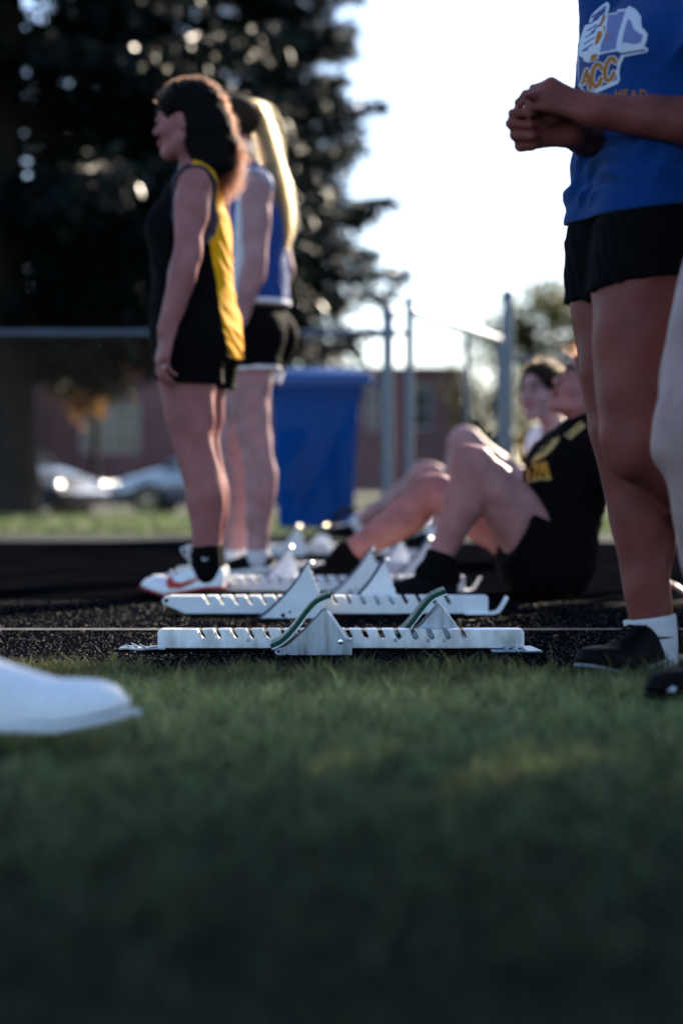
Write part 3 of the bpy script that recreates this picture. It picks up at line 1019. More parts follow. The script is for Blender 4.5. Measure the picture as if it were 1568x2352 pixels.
block_white(6.12, XU(395, 6.12), XU(1104, 6.12), XU(759, 6.03), XU(573, 6.2), 'white starting block behind the white spike shoe, third from the grass')
block_white(7.18, XU(480, 7.18), XU(1020, 7.18), XU(905, 7.09), XU(845, 7.26), 'white starting block beside the blonde woman\'s feet, fourth from the grass')
block_white(9.30, XU(560, 9.3), XU(940, 9.3), XU(622, 9.21), XU(685, 9.38), 'white starting block farthest from the grass, in front of the blue bin')

# ================================================================== people
def base_origin(o, z=0.0):
    """moves a thing's origin to its foot"""
    vs = np.empty(len(o.data.vertices) * 3, np.float32); o.data.vertices.foreach_get('co', vs); vs = vs.reshape(-1, 3)
    c = Vector((float(vs[:, 0].mean()), float(vs[:, 1].mean()), z))
    o.data.transform(Matrix.Translation(-c)); o.location = c
    for ch in o.children: ch.location = ch.location - c

def make_body(prims, h, skin_m, label, R=None, L=None, org=None, face=True, sc=1.0, smooth=1):
    def flesh(X, Y, Z):
        w = 1 if org is None else np.clip((np.sqrt((X - org[0])**2 + (Y - org[1])**2 + (Z - org[2])**2) - .13) / .06, 0, 1)
        return w * (.0013*np.sin(X*71 + 2*np.sin(Z*23)) + .0012*np.sin(Y*63 + Z*41 + 1.5*np.sin(X*31)) + .0012*np.sin(Z*57 + 2*np.sin(X*37 + Y*29)))
    v, q = sculpt(prims, h, smooth=smooth, disp=flesh)
    o = mesh_np('person', v, q, M[skin_m], None, True)
    tint_skin(o, v, L, R, org)
    tag(o, label, 'person')
    if face: face_bits(o, R, L, sc)
    return o

def swoosh_uv(cx, cy, w, hgt, flip=1):
    p = [(-.5, -.15), (-.42, -.62), (-.34, -.75), (-.37, -.40), (-.22, -.02), (.5, -.18), (.5, -.12), (-.15, .42), (-.38, .42), (-.50, .15)]
    return [(cx + flip * x * w, cy + y * hgt) for x, y in p]

# ---- woman in the black and gold singlet
def woman_black_gold():
    Y = 5.98
    f = nrm(V(-.975, .22, 0)); s = np.cross(ZUP, f)
    org = P(431, 277, Y + .02)
    hp, HR, L = head(org, nrm(V(-.975, .22, -.03)), V(-.03, 0, 1), 1.02)
    pel, ch, nk = P(450, 765, Y), P(441, 514, Y), P(452, 408, Y + .01)
    shL, shR = P(445, 429, Y - .150), nk - s*.155 - V(0, 0, .030)
    hb = L(0, -.022, -.055)
    tp, TR = torso(pel, ch, nk, f, shL, shR, hb, .97, .88, .97, .84)
    elL, wrL = P(430, 594, Y - .20), P(383, 766, Y - .20)
    elR, wrR = shR + V(.02, .07, -.28), shR + V(-.05, .06, -.52)
    aL = arm(shL, elL, wrL, 1.0)
    aR = arm(shR, elR, wrR, 1.05)
    hdL = nrm(P(370, 860, Y - .2) - wrL)
    hL = hand(wrL, hdL, nrm(V(.8, .55, .15)), +1, .92, ((12, 22, 15), (14, 26, 15), (16, 28, 18), (20, 30, 20)), .5)
    hR = hand(wrR, V(-.1, 0, -1), V(.3, -1, 0), -1, .92)
    hipL, hipR = pel + s*.088 - V(0, 0, .055), pel - s*.088 - V(0, 0, .055)
    knL, anL = P(450, 1040, Y - .075), P(475, 1300, Y - .07)
    knR, anR = P(462, 1040, Y + .10), P(484, 1298, Y + .12)
    lL = leg(hipL, knL, anL, f, .97, 1.0, foot=V(-1, .05, 0))
    lR = leg(hipR, knR, anR, f, .97, 1.0, foot=V(-1, .05, 0))
    body = make_body(tp + hp + aL + aR + hL + hR + lL + lR, .0035, 'skin_a', 'standing woman with dark curly hair in a black singlet with a gold back panel', HR, L, org, sc=1.02)
    # singlet
    hem = P(450, 838, Y)
    sing = [dict(p) for p in tp if p['t'] == 'torso']
    drape = [rc(pel + V(0, 0, .02), pel - V(0, 0, .16) - f*.004, .104, .108, n=s, f=1.42, k=.05),
             rc(ch - V(0, 0, .05) + f*.004, pel + V(0, 0, .02) + f*.006, .106, .112, n=s, f=1.26, k=.05),
             rc(pel - f*.016 - V(0, 0, .03), pel - f*.020 - V(0, 0, .15), .090, .086, n=s, f=1.45, k=.05)]
    holes = [el(shL + s*.045 - V(0, 0, .055) - f*.026, TR, V(.125, .092, .128), k=.006, sub=True), el(shR - s*.045 - V(0, 0, .055) - f*.026, TR, V(.125, .092, .128), k=.006, sub=True),
             el(nk + f*.028 + V(0, 0, .042), TR, V(.098, .098, .095), k=.006, sub=True)]
    zb = hem[2]
    def pick(c):
        q = c - pel
        fr = q @ f; sd = q @ s
        z = c[:, 2]
        lim = np.interp(z, [.69, .72, .80, .933, 1.034, 1.148], [-.136, -.132, -.124, -.097, -.082, -.070])
        g = ((fr < lim) & (z < 1.165) & (np.abs(sd) < .16)) | ((z > 1.165) & (fr < -.018))
        e = np.full(len(c), 9.)
        for hole in holes[:2]:
            w = (c - hole['c']) @ hole['R'].T / hole['r']
            e = np.minimum(e, np.linalg.norm(w, axis=1) - 1)
        return np.where(e < .075, 2, np.where(g, 1, 0))
    garment('singlet', sing + drape + holes, .0042, None, body, .011, [(hem, -nrm(ZUP + f*.10))], wrinkles(.0042, 60, [V(.5, .2, 1), V(1, .1, .25), V(.7, .3, .8)], 3), 1, [M['black'], M['gold'], M['trim']], pick)
    sh = []
    for hp_, kn in ((hipL, knL), (hipR, knR)):
        e = hp_ + (kn - hp_) * .34
        sh.append(rc(hp_, e, .104, .098, k=.03, clip=(e - (kn - hp_)*.02, nrm(kn - hp_) * .9 + f*.12)))
    garment('shorts', [dict(p) for p in tp if p['t'] == 'torso'][:3] + sh, .005, M['black'], body, .006, [(pel + V(0, 0, .05), ZUP)], wrinkles(.0035, 70, [V(.6, .2, 1), V(1, 0, .4)], 4))
    # ring
    r = MB(); w = P(362, 860, Y - .215)
    c = wrL + hdL * .092*.92
    # hair: a dark mass, with curls all over it
    hm = [el(L(0, -.014, .044), HR, V(.087, .106, .086), k=.03), el(L(0, -.050, -.01), HR, V(.094, .066, .10), k=.03),
          rc(L(0, -.058, -.03), L(0, -.084, -.115), .080, .072, k=.03), rc(L(0, -.084, -.115), L(0, -.108, -.155), .070, .040, k=.03),
          rc(L(.03, -.062, -.05), L(.045, -.09, -.145), .062, .048, k=.03), rc(L(-.03, -.062, -.05), L(-.045, -.09, -.15), .062, .048, k=.03),
          el(L(.02, -.098, -.025), HR, V(.055, .045, .042), k=.015), el(L(-.01, -.122, -.092), HR, V(.06, .046, .040), k=.015), el(L(.02, -.118, -.148), HR, V(.055, .042, .034), k=.012),
          el(L(0, .128, -.035), HR, V(.082, .10, .102), k=.008, sub=True),
          el(L(.075, .012, -.035), HR, V(.030, .030, .05), k=.01, sub=True), el(L(-.075, .012, -.035), HR, V(.030, .030, .05), k=.01, sub=True)]
    hv, hq = sculpt(hm, .005, 0, disp=wrinkles(.004, 60, [V(1, .3, .2), V(.2, .4, 1), V(.6, 1, .5)], 5))
    hair = mesh_np('hair', hv, hq, M['hair_black'], body, True)
    n, m = 5000, 20
    pick_ = rng.integers(0, len(hv), n)
    root = hv[pick_]
    cen = L(0, -.06, -.02)
    out = root - cen; out /= np.linalg.norm(out, axis=1)[:, None]
    loc = (root - org) @ HR.T
    down = np.clip(.5 - loc[:, 2] * 3.2, .25, 1.3)[:, None]
    dirn = out * .55 + V(.12, 0, -1) * down + rng.normal(0, .25, (n, 3)); dirn /= np.linalg.norm(dirn, axis=1)[:, None]
    ln = rng.uniform(.016, .050, n) * np.clip(.30 + (.06 - loc[:, 2]) * 6, .25, 1.4)
    t = np.linspace(0, 1, m)
    a = np.cross(dirn, rng.normal(size=(n, 3))); a /= np.linalg.norm(a, axis=1)[:, None]; b = np.cross(dirn, a)
    ph = rng.uniform(0, 6.28, n)[:, None] + t[None] * (ln / .013 * 6.28)[:, None] * rng.uniform(.6, 1.2, n)[:, None]
    rr = rng.uniform(.0022, .0075, n)[:, None] * np.minimum(1, t * 4)[None]
    pts = (root - out * .004)[:, None] + dirn[:, None] * (ln[:, None] * t)[..., None] + a[:, None] * (np.cos(ph) * rr)[..., None] + b[:, None] * (np.sin(ph) * rr)[..., None]
    front = ((pts - org) @ HR.T)
    keep = (out[:, 1] > -.40) & ~((front[:, :, 1] > .020) & (front[:, :, 2] < .052)).any(1)
    strands('curls', pts[keep], np.linspace(.00055, .00030, m)[None], M['strand_dark'], hair)
    # socks and shoes
    for an, kn in ((anL, knL), (anR, knR)):
        d = nrm(kn - an)
        v, q = sculpt(chain([an - V(0, 0, .035), an + d*.02, an + d*.075], [.040, .0395, .0415], t='s'), .0035, cuts=[(an + d*.063, d)])
        sk = mesh_np('sock', v, q, M['sock_black'], body, True)
        if an is anL:
            decal('sock_logo', sk, [(0, in_poly(swoosh_uv(472, 1284, 16, 9)))], [M['print_white']], (455, 1270, 492, 1298), .8, sk)
        so = make_shoe('spike', 'shoe_white', 'sole_red', foot_frame(an, nrm(V(-1, .03, 0)), L=.252), body, 'shoe', 'lace', True, .252)
        if an is anL:
            decal('shoe_logo', so, [(0, in_poly([(380, 1338), (388, 1325), (394, 1322), (398, 1335), (414, 1339), (470, 1322), (436, 1343), (415, 1352), (386, 1352)]))], [M['orange_red']], (370, 1310, 500, 1365), .9, so)
    # the ring on the hanging hand
    k = hL[3*4]  # a finger root segment
    rp = hL[9]; mid_ = rp['a'] * .45 + rp['b'] * .55; ax = nrm(rp['b'] - rp['a'])
    a = nrm(np.cross(ax, V(0, 0, 1))); b = np.cross(ax, a)
    r = MB(); r.tube([mid_ + .0098*(math.cos(x)*a + math.sin(x)*b) for x in np.linspace(0, 2*math.pi, 18)], .0013, 6, cap=False)
    r.tube([mid_ + V(0, -.010, 0), mid_ + V(0, -.0135, 0)], [.0032, .0018], 6)
    r.build('ring', M['steel_bright'], body, True)
    base_origin(body)
    return body
woman_black_gold()

# ---- blonde woman behind her
def woman_blonde():
    Y = 7.22
    f = nrm(V(-.96, .28, 0)); s = np.cross(ZUP, f)
    org = P(528, 300, Y)
    hp, HR, L = head(org, f, V(-.03, 0, 1), 1.0)
    pel, ch, nk = P(588, 745, Y), P(580, 510, Y), P(562, 412, Y)
    shL, shR = P(590, 428, Y - .15), P(604, 424, Y + .15)
    tp, TR = torso(pel, ch, nk, f, shL, shR, L(0, -.022, -.055), .97, .9)
    elL, wrL = P(586, 602, Y - .19), P(552, 735, Y - .17)
    elR, wrR = P(652, 618, Y + .20), P(612, 698, Y + .15)
    aL, aR = arm(shL, elL, wrL, 1.10), arm(shR, elR, wrR, 1.05)
    hL = hand(wrL, P(530, 810, Y - .16) - wrL, V(.7, .7, 0), +1, .95)
    hR = hand(wrR, V(-.7, -.3, -.3), V(0, -1, -.2), -1, .95)
    hipL, hipR = pel + s*.085 - V(0, 0, .05), pel - s*.085 - V(0, 0, .05)
    knL, anL = P(585, 1005, Y - .1), P(592, 1268, Y - .1)
    knR, anR = P(536, 1012, Y + .10), P(538, 1266, Y + .12)
    lL = leg(hipL, knL, anL, f, 1.0, 1.04, foot=V(-1, .05, 0)); lR = leg(hipR, knR, anR, f, 1.0, 1.04, foot=V(-1, .05, 0))
    body = make_body(tp + hp + aL + aR + hL + hR + lL + lR, .005, 'skin_b', 'standing woman with a long blond ponytail in a blue and white singlet', HR, L, org)
    holes = [el(shL + s*.05 - V(0, 0, .045), TR, V(.10, .060, .105), k=.006, sub=True), el(shR - s*.05 - V(0, 0, .045), TR, V(.10, .060, .105), k=.006, sub=True),
             el(nk + f*.03 + V(0, 0, .035), TR, V(.085, .085, .085), k=.006, sub=True)]
    def pick(c):
        q = c - pel; sd = q @ s; fr = q @ f; z = c[:, 2]
        side = (np.abs(sd) > .085) & (np.abs(fr - .01) < np.interp(z, [.8, 1.0, 1.3], [.045, .035, .02]))
        e = np.full(len(c), 9.)
        for hole in holes[:2]:
            w = (c - hole['c']) @ hole['R'].T / hole['r']
            e = np.minimum(e, np.linalg.norm(w, axis=1) - 1)
        hem_ = z < hemz + .022
        return np.where(side | (e < .10) | hem_, 1, 0)
    hem = P(588, 704, Y); hemz = hem[2]
    garment('singlet', [dict(p) for p in tp if p['t'] == 'torso'] + [rc(ch - V(0, 0, .05), pel - V(0, 0, .02), .106, .118, n=s, f=1.25, k=.05)] + holes, .005, None, body, .010, [(hem, -ZUP)],
            wrinkles(.0036, 65, [V(.5, .2, 1), V(1, .1, .3)], 8), 1, [M['royal'], M['white_cloth']], pick)
    sh = []
    for hp_, kn in ((hipL, knL), (hipR, knR)):
        e = hp_ + (kn - hp_) * .36
        sh.append(rc(hp_, e, .104, .106, k=.03, clip=(e, nrm(kn - hp_))))
    def pick2(c):
        r = np.zeros(len(c), int)
        for hp_, kn in ((hipL, knL), (hipR, knR)):
            q = (c - hp_) @ nrm(kn - hp_) / np.linalg.norm(kn - hp_)
            r |= ((q > .325) & (c[:, 2] < 1)).astype(int)
        return r
    garment('shorts', [dict(p) for p in tp if p['t'] == 'torso'][:3] + sh, .005, None, body, .007, [(pel + V(0, 0, .06), ZUP)], wrinkles(.0035, 70, [V(.6, .2, 1), V(1, 0, .4)], 9), 1, [M['black'], M['white_cloth']], pick2)
    hv, hq = sculpt([el(L(0, -.024, .042), HR, V(.080, .094, .084), k=.02), el(L(0, .120, -.05), HR, V(.085, .085, .105), k=.01, sub=True)], .005, 0, disp=wrinkles(.0015, 90, [V(.2, 1, .2)], 5))
    hair = mesh_np('hair', hv, hq, M['hair_blond'], body, True)
    # ponytail
    guide = [P(540, 262, Y), P(562, 240, Y), P(588, 252, Y + .01), P(612, 320, Y + .01), P(632, 400, Y), P(648, 480, Y), P(652, 545, Y), P(645, 590, Y)]
    G = np.array(curve_pts(guide, 4)); m = len(G)
    w = np.interp(np.linspace(0, 1, m), [0, .1, .25, .5, .8, 1], [.012, .014, .022, .029, .030, .012])
    n = 3600
    th = rng.uniform(0, 6.28, n); r = np.sqrt(rng.uniform(0, 1, n))
    side = V(0, 1, 0); lat = V(1, 0, .3)
    wob = rng.normal(0, .008, (n, 1)) * np.sin(np.linspace(0, 9, m) + rng.uniform(0, 6, (n, 1)))
    pts = G[None] + ((r*np.cos(th))[:, None]*w[None] + wob)[..., None]*nrm(lat) + ((r*np.sin(th))[:, None]*w[None]*1.1)[..., None]*side
    pts += rng.normal(0, .002, (n, 1, 3))
    pts[:420] = G[None] + (pts[:420] - G[None]) * rng.uniform(1.05, 1.5, (420, 1, 1)) + (rng.normal(0, .010, (420, 1)) * np.sin(np.linspace(0, 14, m) + rng.uniform(0, 6, (420, 1))))[..., None] * nrm(lat)
    end = rng.uniform(.72, 1.0, n)
    tt = np.linspace(0, 1, m)[None] * end[:, None] * (m - 1)
    i0 = np.minimum(tt.astype(int), m - 2); fr = (tt - i0)[..., None]
    ar = np.arange(n)[:, None]
    pts = pts[ar, i0] * (1 - fr) + pts[ar, i0 + 1] * fr
    strands('ponytail', pts, np.linspace(.0006, .0003, m)[None], M['strand_blond'], hair)
    for an, kn in ((anL, knL), (anR, knR)):
        d = nrm(kn - an)
        v, q = sculpt(chain([an - V(0, 0, .035), an, an + d*.03], [.038, .037, .036]), .004, cuts=[(an + d*.006, d)])
        mesh_np('sock', v, q, M['sock_white'], body, True)
        make_shoe('trainer', 'shoe_black', 'sole_white', foot_frame(an, nrm(V(-1, .06, 0)), L=.255), body, 'shoe', None, False, .255)
    base_origin(body)
woman_blonde()

# ---- seated woman in the black and gold team shirt
def seated_black():
    Y = 6.05
    sc = 1.0
    f = nrm(V(-.92, -.06, .39)); u = nrm(V(.39, 0, .92))
    hf = nrm(V(-.88, -.10, .50)); hu = nrm(V(.48, 0, .88))
    org = P(1348, 890, Y)
    hp, HR, L = head(org, hf, hu, 1.0)
    pel, ch, nk = P(1258, 1262, Y), P(1322, 1068, Y), P(1362, 972, Y)
    s = np.cross(u, f); s = nrm(s)
    shL, shR = P(1392, 1000, Y - .155), P(1375, 1000, Y + .155)
    tp, TR = torso(pel, ch, nk, f, shL, shR, L(0, -.025, -.055), 1.0, 1.0)
    elL, wrL = P(1462, 1165, Y - .20), P(1462, 1322, Y - .18)
    elR, wrR = P(1455, 1165, Y + .2), P(1460, 1318, Y + .2)
    ar = arm(shL, elL, wrL, 1) + arm(shR, elR, wrR, 1) + hand(wrL, V(.9, -.2, -.25), V(0, 0, -1), +1, .92, ((5, 10, 5),)*4) + hand(wrR, V(.9, .2, -.25), V(0, 0, -1), -1, .92, ((5, 10, 5),)*4)
    hipL, hipR = P(1240, 1268, Y - .10), P(1246, 1268, Y + .10)
    knL, anL = P(1080, 1062, Y - .16), P(1008, 1292, Y - .17)
    knR, anR = P(990, 1128, Y + .22), P(796, 1277, Y + .28)
    lL = leg(hipL, knL, anL, f, 1.04, 1.0, foot=V(-1, 0, -.05)); lR = leg(hipR, knR, anR, f, 1.04, 1.0, foot=V(-1, .02, .1))
    body = make_body(tp + hp + ar + lL + lR, .0046, 'skin_e', 'seated woman leaning back in a black and gold team shirt, knees bent', HR, L, org)
    sl = []
    for a, b in ((shL, elL), (shR, elR)):
        e = a + (b - a) * .62
        sl.append(rc(a, e, .062, .066, k=.03, clip=(e, nrm(b - a))))
    shirt = garment('team_shirt', [dict(p) for p in tp if p['t'] == 'torso'] + sl + [rc(ch - u*.04 + f*.01, pel, .112, .124, n=s, f=1.3, k=.06), el(nk + f*.045 + u*.05, TR, V(.075, .08, .075), k=.006, sub=True)], .0045, M['black'], body, .014,
                    [(pel - u*.03, -u)], wrinkles(.0045, 55, [V(.2, .3, 1), V(1, .2, .5)], 12))
    sh = []
    for hp_, kn in ((hipL, knL), (hipR, knR)):
        d = nrm(kn - hp_)
        e = hp_ + (kn - hp_) * .30
        sh.append(rc(hp_ - d*.02, e, .116, .104, k=.03, clip=(e, nrm(d - V(.25, 0, .35)))))
    garment('shorts', [dict(p) for p in tp if p['t'] == 'torso'][:3] + sh + [el(pel - u*.06, TR, V(.19, .13, .10), k=.04)], .005, M['black'], body, .010, [(V(0, 0, .004), -ZUP), (pel + u*.08, u)], wrinkles(.0035, 60, [V(.6, .2, 1), V(1, 0, .4)], 13))
    # prints: an oval crest, a word and a collar band
    q = lambda pts: mp(pts, .18125, 1127, 803.6)
    ov = q([(875,1095),(845,1105),(760,1150),(660,1230),(570,1330),(505,1430),(600,1400),(700,1340),(790,1250),(850,1170)])
    inn = q([(800,1150),(740,1180),(650,1260),(580,1340),(640,1330),(710,1270),(770,1200)])
    dk = any_of(near_line(q([(760,1170),(690,1230),(640,1290)]), 2.0), near_line(q([(620,1280),(600,1330)]), 1.6), near_line(q([(700,1200),(660,1290)]), 1.3))
    let = any_of(near_line(q([(480,1520),(470,1670)]), 3.2), near_line(q([(530,1470),(590,1450),(540,1640),(610,1620)]), 3.4),
                 near_line(q([(640,1440),(625,1620)]), 3.6), near_line(q([(625,1530),(690,1520)]), 2.6), near_line(q([(690,1430),(745,1630)]), 3.6), near_line(q([(660,1440),(700,1610)]), 3.2))
    edge = any_of(near_line(q([(480,1670),(610,1640),(755,1630)]), 2.4))
    bars = in_poly(q([(920,1082),(1005,1138),(1208,965),(1140,905)]))
    cut1 = any_of(near_line(q([(950,1060),(1120,915)]), .9), near_line(q([(975,1095),(1165,930)]), 1.0), near_line(q([(930,1105),(1000,1050)]), .8))
    decal('shirt_print', shirt, [(0, in_poly(ov)), (1, in_poly(inn)), (2, dk), (3, let), (0, edge), (0, bars), (2, cut1)],
          [M['print_gold'], M['print_gold'], M['black'], M['print_amber']], (1195, 955, 1350, 1115), 1.2, shirt)
    # hair gathered in a bun
    hv, hq = sculpt([el(L(0, -.016, .044), HR, V(.082, .104, .084), k=.02), el(L(0, -.085, .115), HR, V(.05, .05, .05), k=.02), el(L(0, .125, -.035), HR, V(.084, .10, .10), k=.01, sub=True)], .005, 0, disp=wrinkles(.002, 90, [V(.2, .3, 1)], 6))
    hair = mesh_np('hair', hv, hq, M['hair_black'], body, True)
    n, m = 900, 8
    root = hv[rng.integers(0, len(hv), n)]; out = root - L(0, -.03, .05); out /= np.linalg.norm(out, axis=1)[:, None]
    dr = out + rng.normal(0, .6, (n, 3)); t = np.linspace(0, 1, m)
    pts = root[:, None] + dr[:, None] * (rng.uniform(.008, .03, n)[:, None] * t)[..., None]
    loc = (root - org) @ HR.T
    strands('loose_hair', pts[(loc[:, 2] > .06)], np.linspace(.0004, .0002, m)[None], M['strand_dark'], hair)
    for an, kn, fd, g in ((anL, knL, nrm(V(-1, -.05, 0)), 0.0), (anR, knR, nrm(V(-1, .08, .04)), .012)):
        d = nrm(kn - an)
        v, q_ = sculpt(chain([an - d*.02, an + d*.01, an + d*.05], [.039, .039, .039]) + [rc(an - V(0, 0, .04), an, .039, k=.02), rc(an - V(0, 0, .045), an + fd*.04 - V(0, 0, .035), .036, k=.02), rc(an - fd*.036 - V(0, 0, .048), an - V(0, 0, .028), .032, .036, k=.02)], .004, cuts=[(an + d*.032, d)])
        mesh_np('sock', v, q_, M['sock_black'], body, True)
        make_shoe('low', 'shoe_black', 'sole_black', foot_frame(an, fd, ground=g, L=.24), body, 'shoe', None, False, .24)
    base_origin(body)
seated_black()

# ---- seated woman in white behind her
def seated_white():
    Y = 8.35
    f = nrm(V(-.92, -.25, .22)); u = nrm(V(.22, 0, .97))
    hf = nrm(V(-.66, -.75, -.02))
    org = P(1241, 900, Y - .03)
    hp, HR, L = head(org, hf, V(.02, .05, 1), 1.08)
    pel, ch, nk = P(1286, 1232, Y + .15), P(1280, 1080, Y + .08), P(1278, 998, Y + .06)
    s = nrm(np.cross(u, f))
    shL, shR = nk + s*.155 - u*.04, nk - s*.155 - u*.04
    tp, TR = torso(pel, ch, nk, f, shL, shR, L(0, -.025, -.055), .95, .9)
    elL, wrL = P(1245, 1150, Y - .12), P(1180, 1088, Y - .12)
    elR, wrR = P(1232, 1110, Y + .3), P(1160, 1070, Y + .2)
    ar = arm(shL, elL, wrL, 1) + arm(shR, elR, wrR, 1) + hand(wrL, V(-.9, 0, .1), V(-.1, 0, -1), +1, .92) + hand(wrR, V(-.9, 0, -.1), V(-.2, 0, -1), -1, .92)
    hipL, hipR = pel + s*.085, pel - s*.085
    knL, anL = P(1062, 1008, Y - .05), P(1000, 1222, Y - .02)
    knR, anR = P(974, 1088, Y + .35), P(828, 1200, Y + .62)
    body = make_body(tp + hp + ar + leg(hipL, knL, anL, f, .98, 1, foot=V(-1, 0, 0)) + leg(hipR, knR, anR, f, .98, 1, foot=V(-1, 0, .1)), .0056, 'skin_b',
                     'seated woman in a white shirt with slicked back dark hair, half hidden', HR, L, org, sc=1.08)
    sl = []
    for a, b in ((shL, elL), (shR, elR)):
        e = a + (b - a) * .30
        sl.append(rc(a, e, .056, .060, k=.03, clip=(e, nrm(b - a))))
    garment('white_shirt', [dict(p) for p in tp if p['t'] == 'torso'] + sl + [el(nk + f*.045 + u*.05, TR, V(.07, .075, .075), k=.006, sub=True)], .006, M['white_cloth'], body, .012, [(pel - u*.02, -u)], wrinkles(.0045, 55, [V(.2, .3, 1), V(1, .2, .5)], 22))
    sh = []
    for hp_, kn in ((hipL, knL), (hipR, knR)):
        e = hp_ + (kn - hp_) * .4
        sh.append(rc(hp_, e, .10, .095, k=.03, clip=(e, nrm(kn - hp_))))
    garment('shorts', [dict(p) for p in tp if p['t'] == 'torso'][:3] + sh, .006, M['black'], body, .008, [(pel + u*.07, u)])
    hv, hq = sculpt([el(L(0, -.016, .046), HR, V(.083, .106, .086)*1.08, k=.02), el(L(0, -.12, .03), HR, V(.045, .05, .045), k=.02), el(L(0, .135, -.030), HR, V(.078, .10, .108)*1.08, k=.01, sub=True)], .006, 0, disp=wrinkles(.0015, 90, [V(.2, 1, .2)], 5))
    hair = mesh_np('hair', hv, hq, M['hair_brown'], body, True)
    n, m = 700, 6
    root = hv[rng.integers(0, len(hv), n)]; out = root - L(0, -.03, .03); out /= np.linalg.norm(out, axis=1)[:, None]
    back = -HR[1] * .8 + out * .5 + rng.normal(0, .3, (n, 3)); t = np.linspace(0, 1, m)
    pts = root[:, None] + back[:, None] * (rng.uniform(.01, .035, n)[:, None] * t)[..., None]
    strands('hair_strands', pts, np.linspace(.0005, .0003, m)[None], M['strand_brown'], hair)
    for an, kn, fd, g in ((anL, knL, nrm(V(-1, 0, 0)), None), (anR, knR, nrm(V(-1, .1, .12)), .07)):
        d = nrm(kn - an)
        v, q_ = sculpt(chain([an - d*.02, an + d*.01, an + d*.04], [.038, .038, .037]) + [rc(an - V(0, 0, .04), an, .038, k=.02)], .005, cuts=[(an + d*.02, d)])
        mesh_np('sock', v, q_, M['sock_white'], body, True)
        gz = an[2] - .075 if g is None else g
        make_shoe('trainer', 'shoe_black', 'sole_black', foot_frame(an, fd, ground=gz, L=.25), body, 'shoe', 'lace', False, .25)
    base_origin(body)
seated_white()

